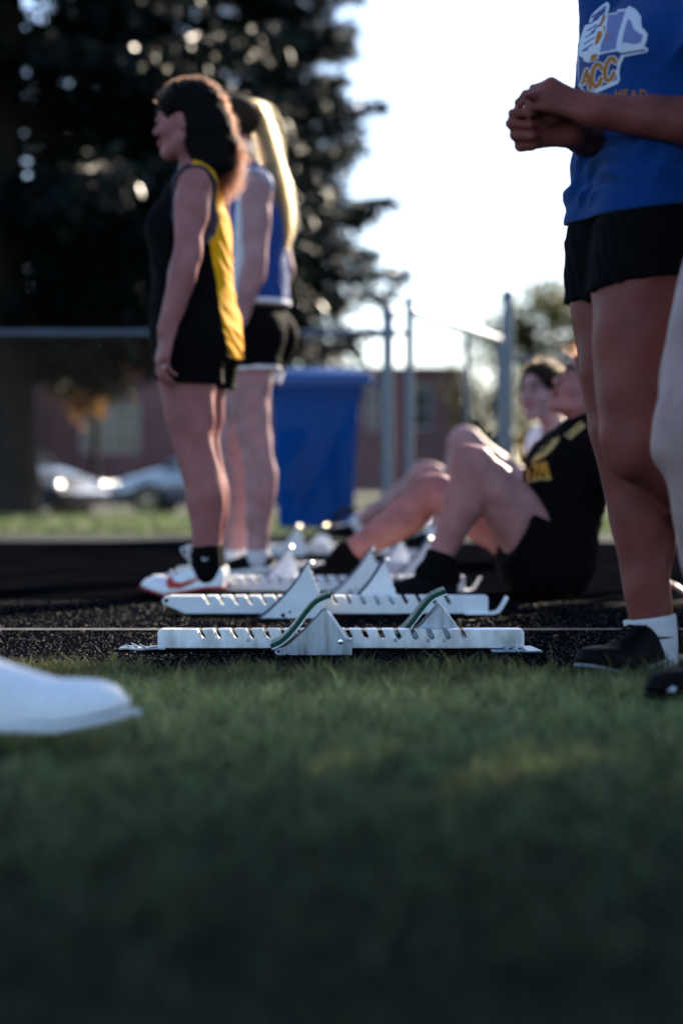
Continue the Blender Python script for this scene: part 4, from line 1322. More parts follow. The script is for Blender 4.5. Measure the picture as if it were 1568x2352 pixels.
# ---- woman in the blue shirt, standing on one leg
def woman_blue():
    Y = 3.50
    f = nrm(V(-.80, -.60, 0)); s = np.cross(ZUP, f)
    pel = P(1478, 588, Y); ch = P(1500, 190, Y + .02); nk = P(1512, -105, Y + .03)
    pel = V(pel[0] + .030, pel[1], .845); ch = V(ch[0] + .034, ch[1], 1.12); nk = V(nk[0] + .034, nk[1], 1.315)
    org = nk + V(-.02, 0, .185) + f*.03
    hp, HR, L = head(org, f, ZUP, 1.0)
    shL, shR = nk + s*.155 - V(0, 0, .035), nk - s*.155 - V(0, 0, .035)
    tp, TR = torso(pel, ch, nk, f, shL, shR, L(0, -.022, -.055), .95, 1.0)
    # hands held together in front of the belly
    wrL, wrR = P(1362, 257, Y - .19), P(1302, 302, Y - .12)
    elL, elR = P(1610, 268, Y - .26), P(1392, 330, Y + .10)
    elL = shL + nrm(V(.02, -.11, -.25)) * .27
    elL = V(P(1640, 285, Y - .22)[0], Y - .20, P(0, 285, Y - .2)[2])
    elR = V(P(1430, 345, Y + .06)[0], Y + .08, P(0, 345, Y + .08)[2])
    aL, aR = arm(shL, elL, wrL, .98), arm(shR, elR, wrR, .98)
    k = .98
    # near hand: the back of the hand up, fingers reaching over the other fist
    hL = hand(wrL, P(1262, 224, Y - .18) - wrL, nrm(V(-.10, .86, -.48)), 1, k, ((40, 34, 18), (36, 36, 18), (32, 38, 20), (26, 38, 20)), .9, 30, True)
    hR = hand(wrR, P(1214, 298, Y - .13) - wrR, nrm(V(.12, -.90, -.22)), -1, k*1.04, ((62, 100, 60), (66, 100, 60), (70, 100, 60), (74, 98, 60)), .2, 15)
    hipR, hipL = pel - s*.085 - V(0, 0, .05), pel + s*.085 - V(0, 0, .05)
    hipR[:2] = P(1428, 640, Y + .03)[:2]
    hipL[:2] = P(1498, 640, Y - .10)[:2]
    knR, anR = P(1432, 1010, Y + .02), P(1500, 1478, Y + .01)
    knL, anL = P(1458, 1024, Y - .13), P(1742, 1300, Y + .06)
    fr = nrm(V(-.8, -.6, 0))
    lR = leg(hipR, knR, anR, fr, .98, .98, foot=f)
    lL = leg(hipL, knL, anL, fr, 1.02, .98, foot=V(.25, .1, -.9))
    body = make_body(tp + hp + aL + aR + hL + hR + lR + lL, .0036, 'skin_c', 'standing woman in a blue emblem shirt and black shorts, one heel raised', HR, L, org)
    sl = []
    for a, b in ((shL, elL), (shR, elR)):
        e = a + (b - a) * .62
        sl.append(rc(a, e, .062, .070, k=.03, clip=(e, nrm(b - a))))
    hem = P(1440, 500, Y)
    sh_pr = [dict(p) for p in tp if p['t'] == 'torso'] + sl + [
        rc(ch - V(0, 0, .02) + f*.012, pel + V(0, 0, .13), .112, .094, n=s, f=1.30, k=.06), rc(pel + V(0, 0, .13), pel - V(0, 0, .10), .098, .128, n=s, f=1.36, k=.06),
        rc(hipR + V(0, 0, .10), hipR - V(0, 0, .03), .082, .097, k=.05), rc(hipL + V(0, 0, .10), hipL - V(0, 0, .03), .084, .103, k=.05),
        el(nk + f*.04 + V(0, 0, .045), TR, V(.075, .08, .075), k=.006, sub=True)]
    wr1 = wrinkles(.0085, 46, [V(-.5, .2, 1), V(.6, .1, .8), V(.25, .1, 1)], 31)
    def wr2(X, Y_, Z):
        low = np.clip((1.06 - Z) / .16, 0.12, 1)
        fade = np.clip((Z - hem[2] - .004) / .03, 0, 1)
        return fade * wr1(X, Y_, Z) * low + fade * .0045 * np.sin(Z * 90 + X * 22 + 2.2 * np.sin(X * 14)) * np.clip((.98 - Z) / .12, 0, 1)
    shirt = garment('team_shirt', sh_pr, .0036, M['blue_shirt'], body, .010, [(hem, nrm(V(.10, .05, -1)))], wr2, 2)
    # shorts
    sp = []
    for hp_, kn, tt, tilt in ((hipR, knR, .33, 0), (hipL, knL, .26, .0)):
        d = nrm(kn - hp_); e = hp_ + (kn - hp_) * tt
        nn = nrm(d + (V(.0, 0, 0) if tilt == 0 else V(0, 0, 0)) + (V(.22, 0, 0) if kn is knL else V(-.05, 0, 0)))
        sp.append(rc(hp_ - V(0, 0, .01), e, .100, .102, k=.025, clip=(e, nn)))
    garment('shorts', [dict(p) for p in tp if p['t'] == 'torso'][:3] + sp, .0040, M['black'], body, .006, [(pel + V(0, 0, .005), ZUP)], wrinkles(.0038, 62, [V(.6, .2, 1), V(1, 0, .3)], 33), 2)
    # the print on the chest
    q = lambda pts: mp(pts, .1875, 1274, 0)
    outer = in_poly(q([(630,40),(660,80),(652,150),(632,185),(740,180),(760,140),(862,130),(900,95),(972,130),(1042,220),(1052,350),(1125,430),(1112,520),(1082,582),(1132,610),(1122,652),(840,710),(800,790),(782,880),(787,1000),(760,1042),(480,1162),(385,1172),(285,1060),(268,740),(285,600),(300,500),(360,330),(410,312),(430,220),(500,140),(562,90)]))
    lav = any_of(in_poly(q([(640,200),(740,200),(770,165),(858,155),(800,330),(755,500),(740,620),(540,660),(560,560),(620,400)])), in_poly(q([(870,240),(960,300),(1010,420),(1070,450),(1040,540),(960,560),(850,540),(820,600),(810,480)])), in_poly(q([(520,160),(600,90),(625,100),(610,180),(480,280),(450,290),(460,230)])))
    wht = any_of(in_poly(q([(830,540),(930,560),(940,600),(800,610)])), in_poly(q([(930,180),(980,220),(1010,330),(1020,420),(960,380),(930,300)])), near_line(q([(880,170),(820,380),(780,560)]), 4.5))
    fe = any_of(*[near_line(q([(330 + 22*i, 640 - 82*i), (455 + 16*i, 560 - 78*i)]), 1.5) for i in range(6)], near_line(q([(345,640),(400,620)]), 1.6), near_line(q([(440,420),(560,300)]), 1.6), near_line(q([(480,260),(590,150)]), 2.2))
    org_ = any_of(in_poly(q([(600,180),(615,240),(560,350),(530,350),(560,260)])), in_poly(q([(520,400),(570,400),(575,450),(520,560),(480,570),(495,480)])), in_poly(q([(585,330),(610,340),(605,420),(590,410)])), in_poly(q([(440,690),(510,670),(515,730),(420,770)])), in_poly(q([(620,420),(650,430),(640,500),(618,480)])))
    lowb = in_poly(q([(285,690),(345,730),(350,765),(420,780),(525,735),(530,690),(640,660),(760,640),(800,665),(1090,618),(1105,640),(800,690),(770,760),(745,880),(757,990),(460,1125),(385,1140),(290,1040)]))
    A = [near_line(q([(335,1035),(385,870)]), 3.7), near_line(q([(385,870),(428,1100)]), 4.2), near_line(q([(355,1005),(410,1005)]), 2.8)]
    c1 = q([(565,850),(545,805),(505,800),(470,850),(445,950),(455,1050),(500,1075),(540,1040),(558,980)])
    c2 = q([(735,775),(715,735),(670,735),(630,790),(605,900),(615,990),(655,1000),(700,960),(712,905)])
    acc = any_of(*A, near_line(c1, 4.8), near_line(c2, 4.8))
    accw = any_of(near_line(q([(335,1035),(385,870),(428,1100)]), 6.2), near_line(c1, 6.9), near_line(c2, 6.9))
    strokes = any_of(*[near_line(q(p), 1.7) for p in ([(740,1200),(740,1120)], [(800,1200),(800,1120)], [(740,1165),(800,1165)], [(890,1120),(840,1120),(840,1210),(890,1210)], [(840,1160),(880,1160)],
                     [(920,1210),(955,1120),(995,1210)], [(935,1180),(980,1180)], [(1035,1210),(1035,1120),(1080,1122),(1112,1160),(1080,1205),(1035,1210)])])
    low = any_of(*[near_line(q(p), 1.7) for p in ([(490,1500),(462,1610),(500,1610)], [(545,1500),(520,1530),(545,1560),(520,1605)], [(590,1500),(585,1600),(625,1590),(640,1500)], [(665,1500),(655,1590)], [(720,1500),(715,1580)], [(745,1500),(745,1575)])])
    decal('emblem_print', shirt, [(0, outer), (1, lav), (0, wht), (2, fe), (3, org_), (2, lowb), (0, accw), (3, acc), (3, strokes), (0, low)],
          [M['print_white'], M['print_lav'], M['print_blue'], M['print_orange']], (1318, 4, 1500, 312), .9, shirt)
    # bracelet on the far wrist
    d = nrm(wrR - elR); c = wrR - d * .022
    a = nrm(np.cross(d, ZUP)); b = np.cross(d, a)
    br = MB(); br.tube([c + .0285*(math.cos(x)*a + math.sin(x)*b) for x in np.linspace(0, 2*math.pi, 26)], .0022, 6, cap=False)
    br.build('bracelet', M['shoe_black'], body, True)
    hv, hq = sculpt([el(L(0, -.024, .042), HR, V(.082, .096, .086), k=.02), rc(L(0, -.11, .04), L(0, -.14, -.16), .05, .03, k=.03), el(L(0, .120, -.05), HR, V(.085, .085, .105), k=.01, sub=True)], .006)
    mesh_np('hair', hv, hq, M['hair_brown'], body, True)
    # socks: ribbed white
    d = nrm(knR - anR)
    v, q_ = sculpt(chain([anR - V(0, 0, .045) - f*.012, anR - V(0, 0, .01), anR + d*.03, anR + d*.075], [.033, .0375, .0405, .0425]), .0028, cuts=[(anR + d*.048, d)], smooth=1,
                   disp=lambda X, Y_, Z: .0006*np.sin(np.arctan2(Y_ - anR[1], X - anR[0]) * 46) + .0011*np.exp(-((Z - anR[2] - .032)/.003)**2) + .0010*np.exp(-((Z - anR[2] + .012)/.003)**2))
    sk = mesh_np('sock', v, q_, M['sock_white'], body, True)
    qq = lambda pts: mp(pts, .16875, 1303.4, 1391.6)
    decal('sock_logo', sk, [(0, in_poly(qq([(1138,410),(1150,392),(1175,380),(1200,378),(1190,400),(1195,422),(1260,425),(1448,428),(1448,434),(1300,455),(1180,460),(1150,445)])))], [M['shoe_black']], (1490, 1450, 1552, 1475), .7, sk)
    fd = nrm(V(-.70, -.71, 0))
    make_shoe('spike', 'shoe_black', 'sole_silver', foot_frame(anR, fd, ground=.004, L=.255, back=.058), body, 'shoe', 'shoe_black', False, .255)
    d = nrm(knL - anL)
    v, q_ = sculpt(chain([anL - d*.045, anL, anL + d*.05], [.040, .039, .041]), .0045, cuts=[(anL + d*.04, d)])
    mesh_np('sock', v, q_, M['sock_white'], body, True)
    fd = nrm(V(.05, -.1, -1)); 
    make_shoe('spike', 'shoe_black', 'sole_silver', foot_frame(anL, fd, up=nrm(V(-1, 0, 0)), set_z=False, L=.255) + np.array([[0,0,0],[0,0,0],[0,0,0],[.06,0,.01]]), body, 'shoe', None, False, .255)
    base_origin(body)
woman_blue()

# ---- the person at the very edge, of whom the picture shows a leg and a shoe
def edge_person():
    Y = 3.10
    f = nrm(V(-.96, -.28, 0)); s = np.cross(ZUP, f)
    X = lambda u: (u - 784) / FPX * Y
    knR, anR = V(X(1582), Y, .425), V(X(1652), Y + .01, .085)
    hipR = V(X(1762), Y + .02, .80)
    pel = hipR + s*.085 + V(.01, 0, .05)
    hipL = pel + s*.085 - V(0, 0, .05); knL, anL = hipL + V(.02, -.01, -.38), hipL + V(.10, -.01, -.715)
    ch, nk = pel + V(0, 0, .27), pel + V(0, 0, .465)
    org = nk + V(0, 0, .185) + f*.03
    hp, HR, L = head(org, f, ZUP)
    shL, shR = nk + s*.16 - V(0, 0, .035), nk - s*.16 - V(0, 0, .035)
    tp, TR = torso(pel, ch, nk, f, shL, shR, L(0, -.022, -.055), 1, .8)
    elL, wrL = shL + V(.04, -.05, -.28), shL + V(-.04, -.06, -.52)
    elR, wrR = shR + V(.08, .03, -.28), shR + V(.02, .03, -.52)
    body = make_body(tp + hp + arm(shL, elL, wrL) + arm(shR, elR, wrR) + hand(wrL, V(-.2, 0, -1), V(.2, 1, 0), +1) + hand(wrR, V(-.2, 0, -1), V(.2, -1, 0), -1)
                     + leg(hipR, knR, anR, f, 1, 1, foot=V(-.56, -.83, 0)) + leg(hipL, knL, anL, f, 1, 1, foot=V(-.56, -.83, 0)), .006, 'skin_d', 'pale leg and black shoe of a person at the picture\'s right edge', HR, L, org)
    garment('tshirt', [dict(p) for p in tp if p['t'] == 'torso'], .007, M['royal'], body, .012, [(pel, -ZUP)])
    sp = [rc(h_, h_ + (k_ - h_)*.22, .108, .10, k=.03, clip=(h_ + (k_ - h_)*.22, nrm(k_ - h_))) for h_, k_ in ((hipR, knR), (hipL, knL))]
    garment('shorts', [dict(p) for p in tp if p['t'] == 'torso'][:3] + sp, .007, M['black'], body, .008, [(pel + V(0, 0, .08), ZUP)])
    hv, hq = sculpt([el(L(0, -.024, .042), HR, V(.082, .096, .086), k=.02), el(L(0, .120, -.05), HR, V(.085, .085, .105), k=.01, sub=True)], .007)
    mesh_np('hair', hv, hq, M['hair_brown'], body, True)
    for an, kn in ((anR, knR), (anL, knL)):
        d = nrm(kn - an)
        v, q_ = sculpt(chain([an - V(0, 0, .035), an, an + d*.04], [.038, .037, .038]), .005, cuts=[(an + d*.03, d)])
        mesh_np('sock', v, q_, M['sock_white'], body, True)
        so = make_shoe('low', 'shoe_black', 'sole_black', foot_frame(an, V(-.56, -.83, 0), ground=.006, L=.26), body, 'shoe', None, False, .26)
        if an is anR:
            decal('shoe_logo', so, [(0, in_poly([(1522,1606),(1530,1588),(1546,1578),(1554,1582),(1546,1596),(1552,1608),(1536,1612)]))], [M['print_white']], (1515, 1572, 1560, 1616), 1.2, so)
    base_origin(body)
edge_person()

# ---- far person beyond the fence
def far_person():
    Y = 42
    x = XU(1208, Y)
    f = V(-.3, -.95, 0); s = np.cross(ZUP, f)
    pel, ch, nk = V(x, Y, .90), V(x, Y, 1.18), V(x, Y, 1.38)
    org = V(x, Y - .03, 1.57)
    hp, HR, L = head(org, f, ZUP)
    shL, shR = nk + s*.18 - V(0, 0, .04), nk - s*.18 - V(0, 0, .04)
    tp, TR = torso(pel, ch, nk, f, shL, shR, L(0, -.022, -.055), 1.15, 0)
    pr = tp + hp + arm(shL, shL + V(.08, 0, -.27), shL + V(.05, -.1, -.5), 1.1) + arm(shR, shR + V(-.08, 0, -.27), shR + V(-.05, -.1, -.5), 1.1)
    for sg in (-1, 1):
        h_ = pel + s*.09*sg - V(0, 0, .05)
        pr += leg(h_, h_ + V(0, -.02, -.40), h_ + V(0, 0, -.77), f, 1.1, 1.1, foot=f)
    v, q = sculpt(pr, .012)
    body = mesh_np('person', v, q, M['skin_e'], None, True); tint_skin(body, v)
    tag(body, 'distant standing person in an orange shirt beyond the fence', 'person')
    garment('orange_shirt', [dict(p) for p in tp if p['t'] == 'torso'] + [rc(a, a + V(sg*.04, 0, -.15), .07, .075, k=.03) for a, sg in ((shL, 1), (shR, -1))], .014, M['gold'], body, .02, [(pel - V(0, 0, .03), -ZUP)])
    garment('trousers', [dict(p) for p in tp if p['t'] == 'torso'][:3] + [p for p in pr if p['t'] == 'leg'], .014, M['black'], body, .016, [(pel + V(0, 0, .05), ZUP), (V(0, 0, .09), -ZUP)])
    b, q = sculpt([el(L(0, -.024, .042), HR, V(.085, .098, .088), k=.02), el(L(0, .120, -.05), HR, V(.085, .085, .105), k=.01, sub=True)], .012)
    mesh_np('hair', b, q, M['hair_brown'], body, True)
    base_origin(body)
far_person()

# ---- shoes lying about
def lone_shoe(label, style, upper, sole, toe, fd, L, lace=None, up=ZUP):
    """toe: the point of the place where the toe's tip is"""
    fd = nrm(fd); fr = foot_frame(V(0, 0, 0), fd, up=up, set_z=False, L=L, back=0)
    fr[3] = toe - fd * L
    o = make_shoe(style, upper, sole, fr, None, 'shoe', lace, False, L)
    tag(o, label, 'shoe')
    base_origin(o, float(toe[2]))
    return o
tp_ = P(290, 1650, 2.45); tp_[2] = .036
lone_shoe('white running shoe on the near grass, blurred, its toe to the right', 'low', 'shoe_white', 'sole_white', tp_, V(1, .05, 0), .305)
tp_ = P(893, 1280, 8.75); tp_[2] = .0
lone_shoe('white shoe standing behind the seated woman\'s bent legs', 'trainer', 'shoe_white', 'sole_white', tp_, V(-1, .05, 0), .25, 'lace')

# ================================================================== fence and gate
def chain_link(name, a, b, z0, z1, parent, step=.062, w=.0016):
    """wires of a chain link mesh between the ground points a and b, woven from two leaning families"""
    a, b = V(*a), V(*b); L = np.linalg.norm(b - a); d = (b - a) / L; nn = V(-d[1], d[0])
    H = z1 - z0; vs = []; fs = []
    def wire(s0, s1, off):
        # zig-zag in depth like a woven wire, clipped to the panel
        pts = []
        k = 5
        for i in range(k + 1):
            t = i / k
            s_, z_ = s0 + (s1 - s0) * t, z0 + H * t
            pts.append((s_, z_, off * (1 if i % 2 else -1)))
        return pts
    n = int((L + H) / step)
    def clip(s0, s1):
        # straight line from (s0, z0) to (s1, z1), clipped to 0..L
        t0, t1 = 0.0, 1.0
        ds = s1 - s0
        for lim, sg in ((0, 1), (L, -1)):
            v0, v1 = sg * (s0 - lim), sg * (s1 - lim)
            if v0 < 0 and v1 < 0: return None
            if v0 < 0: t0 = max(t0, v0 / (v0 - v1))
            if v1 < 0: t1 = min(t1, v0 / (v0 - v1))
        return (t0, t1) if t1 > t0 else None
    for fam in (-1, 1):
        for i in range(-int(H / step), int(L / step) + int(H / step) + 1):
            s0 = i * step; s1 = s0 + fam * H * .92
            c = clip(s0, s1)
            if not c: continue
            base = len(vs)
            for t in c:
                s_, z_ = s0 + (s1 - s0) * t, z0 + H * t
                p = a + d * s_ + nn * (fam * .0016)
                for q in range(3):
                    an = q * 2.094
                    o = w * math.cos(an); e = w * math.sin(an)
                    vs.append((p[0] + d[0]*o + nn[0]*e, p[1] + d[1]*o + nn[1]*e, z_))
            for q in range(3):
                q2 = (q + 1) % 3
                fs.append((base + q, base + q2, base + 3 + q2, base + 3 + q))
    o = mesh_np(name, vs, np.array(fs), M['wire'], parent)
    return tag(o, kind='stuff')

def post(parent, x, y, z1, r, cap=True, name='post'):
    b = MB(); b.tube([(x, y, 0), (x, y, z1)], r, 14)
    p = b.build(name, M['steel'], parent, True)
    if cap:
        c = MB(); sphere_mb(c, V(x, y, z1 - .004), r * 1.22, 6, sq=(1, 1, .8)); c.tube([(x, y, z1 - .05), (x, y, z1 - .004)], r * 1.2, 14)
        c.build('post_cap', M['steel'], p, True)
    for z in (.25, .62, 1.0):
        if z < z1 - .1:
            c = MB(); c.tube([(x, y, z), (x, y, z + .022)], r * 1.12, 12); c.build('tension_band', M['steel'], p, True)
    return p

FY = 11.55
fx0, fx1 = XU(-900, FY), XU(890, FY)
fe = empty('chain_link_fence', (0, FY, 0))
tag(fe, 'grey chain link fence with a top rail along the far side of the track', 'fence')
def local(o, base):
    """children were built in place: shift them under their thing"""
    for ch in o.children: ch.location = -Vector(base)
zr = P(0, 766, FY)[2]
b = MB(); b.tube([(fx0, FY, zr), (XU(868, FY), FY, zr), (fx1, FY, zr + .002)], .0215, 12); b.build('top_rail', M['steel'], fe, True)
b = MB(); b.tube([(fx0, FY, .06), (fx1, FY, .06)], .003, 6); b.build('tension_wire', M['steel'], fe)
for x in (fx1 - 2.6, fx1 - 5.2): post(fe, x, FY + .03, zr - .01, .024)
post(fe, fx1, FY, P(0, 716, FY)[2], .034)
for sx, sy in ((-.03, 0),):
    c = MB(); c.tube([(XU(850, FY), FY, zr), (XU(872, FY), FY, zr)], .027, 12); c.build('rail_end', M['steel'], fe, True)
chain_link('wire_mesh', (fx0, FY - .025), (fx1 - .03, FY - .025), .04, zr + .02, fe)
local(fe, (0, FY, 0))

gx0, gy0 = XU(940, FY), FY + .02
gx1, gy1 = XU(1146, 13.95), 13.95
ga = empty('fence_gate', (gx0, gy0, 0))
tag(ga, 'open chain link gate leaf with a sunlit top rail, hinged beside the corner post', 'gate')
zg = P(0, 712, FY)[2]
A, B = V(gx0, gy0, 0), V(gx1, gy1, 0)
b = MB(); b.tube([A + V(0, 0, zg), B + V(0, 0, zg)], .026, 14); b.build('top_rail', M['steel'], ga, True)
b = MB(); b.tube([A + V(0, 0, .1), B + V(0, 0, .1)], .021, 12); b.build('bottom_rail', M['steel'], ga, True)
b = MB(); b.tube([A + V(0, 0, .06), A + V(0, 0, zg + .075)], .026, 14); b.build('hinge_stile', M['steel'], ga, True)
b = MB(); b.tube([B + V(0, 0, .06), B + V(0, 0, zg + .02)], .024, 14); b.build('latch_stile', M['steel'], ga, True)
Mi = A + (B - A) * .60
b = MB(); b.tube([Mi + V(0, 0, .1), Mi + V(0, 0, zg)], .019, 12); b.build('brace_upright', M['steel'], ga, True)
for z in (.3, zg - .14):
    b = MB(); b.tube([V(fx1, FY, z), A + V(0, 0, z)], .016, 10); b.tube([V(fx1, FY, z - .03), V(fx1, FY, z + .03)], .042, 12)
    b.build('hinge', M['steel'], ga, True)
chain_link('wire_mesh', (gx0, gy0), (gx1, gy1), .1, zg, ga)
local(ga, (gx0, gy0, 0))

tp = empty('gate_post', (XU(1166, 14.1), 14.1, 0))
tag(tp, 'tall steel post at the free end of the open gate', 'post')
post(tp, 0, 0, P(0, 674, 14.1)[2], .041)
# the far side's fence, going on to the right from the tall post
f2 = empty('chain_link_fence', (XU(1166, 14.1), 14.1, 0))
tag(f2, 'grey chain link fence running right from the tall gate post', 'fence')
x2 = XU(1166, 14.1)
b = MB(); b.tube([(x2, 14.1, 1.24), (x2 + 6, 14.1, 1.24)], .0215, 12); b.build('top_rail', M['steel'], f2, True)
for x in (x2 + 2.6, x2 + 5.2): post(f2, x, 14.12, 1.23, .024)
chain_link('wire_mesh', (x2 + .03, 14.08), (x2 + 6, 14.08), .04, 1.25, f2)
local(f2, (x2, 14.1, 0))

# ================================================================== blue wheeled bin
def wheelie_bin():
    Y = 12.55
    x = XU(723, Y)
    t = empty('wheelie_bin', (x, Y, 0), rad(2))
    tag(t, 'tall blue wheeled bin with a closed lid behind the fence', 'bin')
    H0, H1 = .06, 1.02
    def ring(z, hx, hy, r=.05, n=5):
        o = []
        for cx, cy, a0 in ((hx-r, hy-r, 0), (-hx+r, hy-r, 90), (-hx+r, -hy+r, 180), (hx-r, -hy+r, 270)):
            for i in range(n):
                a = rad(a0 + 90 * i / (n - 1)); o.append((cx + r*math.cos(a), cy + r*math.sin(a), z))
        return o
    def loft(rings, cap=True):
        b = MB(); n = len(rings[0]); vs = [p for r in rings for p in r]; fs = []
        for i in range(len(rings) - 1):
            for k in range(n):
                fs.append((i*n+k, i*n+(k+1) % n, (i+1)*n+(k+1) % n, (i+1)*n+k))
        if cap: fs += [tuple(range(n-1, -1, -1)), tuple((len(rings)-1)*n + k for k in range(n))]
        b.add(vs, fs); return b
    loft([ring(H0, .222, .24), ring(.10, .232, .25), ring(.92, .268, .33), ring(.925, .290, .345), ring(H1 - .02, .292, .348), ring(H1 - .015, .285, .34)]).build('bin_body', M['bin'], t, True)
    lid = loft([ring(H1 - .022, .345, .388), ring(H1 + .03, .352, .394), ring(H1 + .055, .342, .384, .05), ring(H1 + .085, .25, .30, .05), ring(H1 + .098, .18, .22, .05)]).build('lid', M['bin_lid'], t, True)
    b = MB(); b.tube([(.33, -.2, H1 + .01), (.375, -.2, H1 + .0), (.375, .2, H1 + .0), (.33, .2, H1 + .01)], .017, 8); b.build('handle', M['bin'], t, True)
    for y in (-.27, .27):
        b = MB(); b.tube([(.20, y - .03, .10), (.20, y + .03, .10)], .10, 20); w = b.build('wheel', M['tyre'], t, True)
        b = MB(); b.tube([(.20, y - .033, .10), (.20, y + .033, .10)], .05, 16); b.build('hub', M['bin'], w, True)
    for sx in (-.1, .1):
        b = MB(); b.box((sx, -.30, .55), (.018, .03, .62)); b.build('rib', M['bin'], t, bevel=.004)
    b = MB(); b.box((0, -.355, H1 - .05), (.5, .02, .03)); b.build('comb_bar', M['bin'], t, bevel=.004)
    t.scale = (1.04, 1.0, .968)
wheelie_bin()

# ================================================================== trees
def leaf_mesh(name, base, direc, normal, ln, wd, m, parent, tint):
    """one kite-shaped leaf or spray per row"""
    n = len(base)
    side = np.cross(direc, normal); side /= np.linalg.norm(side, axis=1)[:, None] + 1e-9
    ln = ln[:, None]; wd = wd[:, None]
    v = np.stack([base, base + direc*ln*.45 + side*wd*.5, base + direc*ln, base + direc*ln*.45 - side*wd*.5], 1)
    v[:, 2] -= np.array([0, 0, 1]) * ln * .12
    o = mesh_np(name, v.reshape(-1, 3), np.arange(4*n).reshape(n, 4), m, parent)
    col_attr(o, 'tint', np.repeat(tint, 4, 0))
    return o

def spruce(label, x, y, H, zb, R0, seed, nbr, trunk_r, name='spruce_tree', dens=1.0, even=False):
    r = np.random.default_rng(seed)
    t = empty(name, (x, y, 0)); tag(t, label, 'tree', 'spruces beyond the fence')
    b = MB()
    zs = np.linspace(0, H, 9)
    b.tube([(.04*math.sin(z*1.3), .04*math.cos(z), z) for z in zs], [max(trunk_r * (1 - z/H)**.8 * (1.25 if z == 0 else 1), .02) for z in zs], 12)
    b.build('trunk', M['bark'], t, True)
    limbs = MB()
    B, D, N, LN, WD, T = [], [], [], [], [], []
    for i in range(nbr):
        q = (i + r.uniform(0, 1)) / nbr
        z = zb + (H - zb) * q ** 1.15
        R = R0 * (1 - (z - zb) / (H - zb)) ** .85 * (r.uniform(.93, 1.0) if even else r.uniform(.72, 1.12)) * (min(1, .62 + (z - zb) * .28))
        if R < .25: continue
        az = r.uniform(0, 2*math.pi) if i % 5 else r.uniform(-.7, .7)      # a few more on the sunny side
        out = V(math.cos(az), math.sin(az), 0)
        rise = r.uniform(-.02, .22); droop = r.uniform(.16, .34)
        def pos(s): return V(0, 0, z) + out * (R*s) + V(0, 0, 1) * R * (rise*s - droop*s*s + .13*s**4)
        pts = [pos(s) for s in np.linspace(0, 1, 7)]
        limbs.tube(pts, [max(.035*R/3*(1 - .85*s), .006) for s in np.linspace(0, 1, 7)], 5, cap=False)
        n = int(R * 47 * dens * (1.0 if z < 8 or dens > 1 else .45))
        s = r.uniform(.12, 1, n) ** .75
        P0 = np.stack([pos(a) for a in s])
        sd = np.where(r.uniform(size=n) < .5, -1, 1)[:, None]
        lat = V(-out[1], out[0], 0)
        ln = r.uniform(.25, .62, n) * (1.12 - .55*s) * min(1, R/2 + .35)
        d = out*.6 + lat*sd*r.uniform(.25, 1.0, (n, 1)) + V(0, 0, -1)*r.uniform(.15, .75, (n, 1)) + r.normal(0, .12, (n, 3))
        d /= np.linalg.norm(d, axis=1)[:, None]
        # each twig carries several small sprays
        for k in range(5):
            f = r.uniform(.1, 1, n)
            bb = P0 + d * (ln*f)[:, None] + r.normal(0, .02, (n, 3))
            dd = d + r.normal(0, .45, (n, 3)); dd /= np.linalg.norm(dd, axis=1)[:, None]
            B.append(bb); D.append(dd); N.append(r.normal(size=(n, 3)))
            big = 1 + 1.3 * np.clip(.70 - s, 0, 1)
            LN.append(r.uniform(.10, .24, n) * big); WD.append(r.uniform(.024, .060, n) * big)
            g = r.uniform(.65, 1.35, (n, 1))
            tt = np.concatenate([g, g, g*r.uniform(.8, 1.1, (n, 1))], 1)
            tip = (s > .86) & (r.uniform(size=n) < .25)
            tt[tip] *= V(2.6, 1.5, .9)
            T.append(tt)
    limbs.build('limbs', M['bark'], t, True)
    cr = leaf_mesh('crown', np.concatenate(B), np.concatenate(D), np.concatenate(N), np.concatenate(LN), np.concatenate(WD), M['needles'], t, np.concatenate(T))
    return t
spruce('big dark spruce with a thick trunk, at the picture\'s left edge', XU(5, 22), 22, 14.0, 1.9, 4.3, 3, 300, .36, dens=.84)
spruce('dark spruce behind the two standing women, its boughs reaching right', XU(475, 24.5), 24.5, 12.5, 2.1, 2.75, 8, 235, .20)

TD, TC = 19.0, 2.7  # unseen spruce, put in only for the shade it casts
spruce('tall dense spruce out of view on the right, added to shade the near grass', TC*math.cos(SUN_AZ) + TD*math.sin(SUN_AZ), -TC*math.sin(SUN_AZ) + TD*math.cos(SUN_AZ), 24, 1.2, 6.5, 5, 640, .4, dens=3.0, even=True)

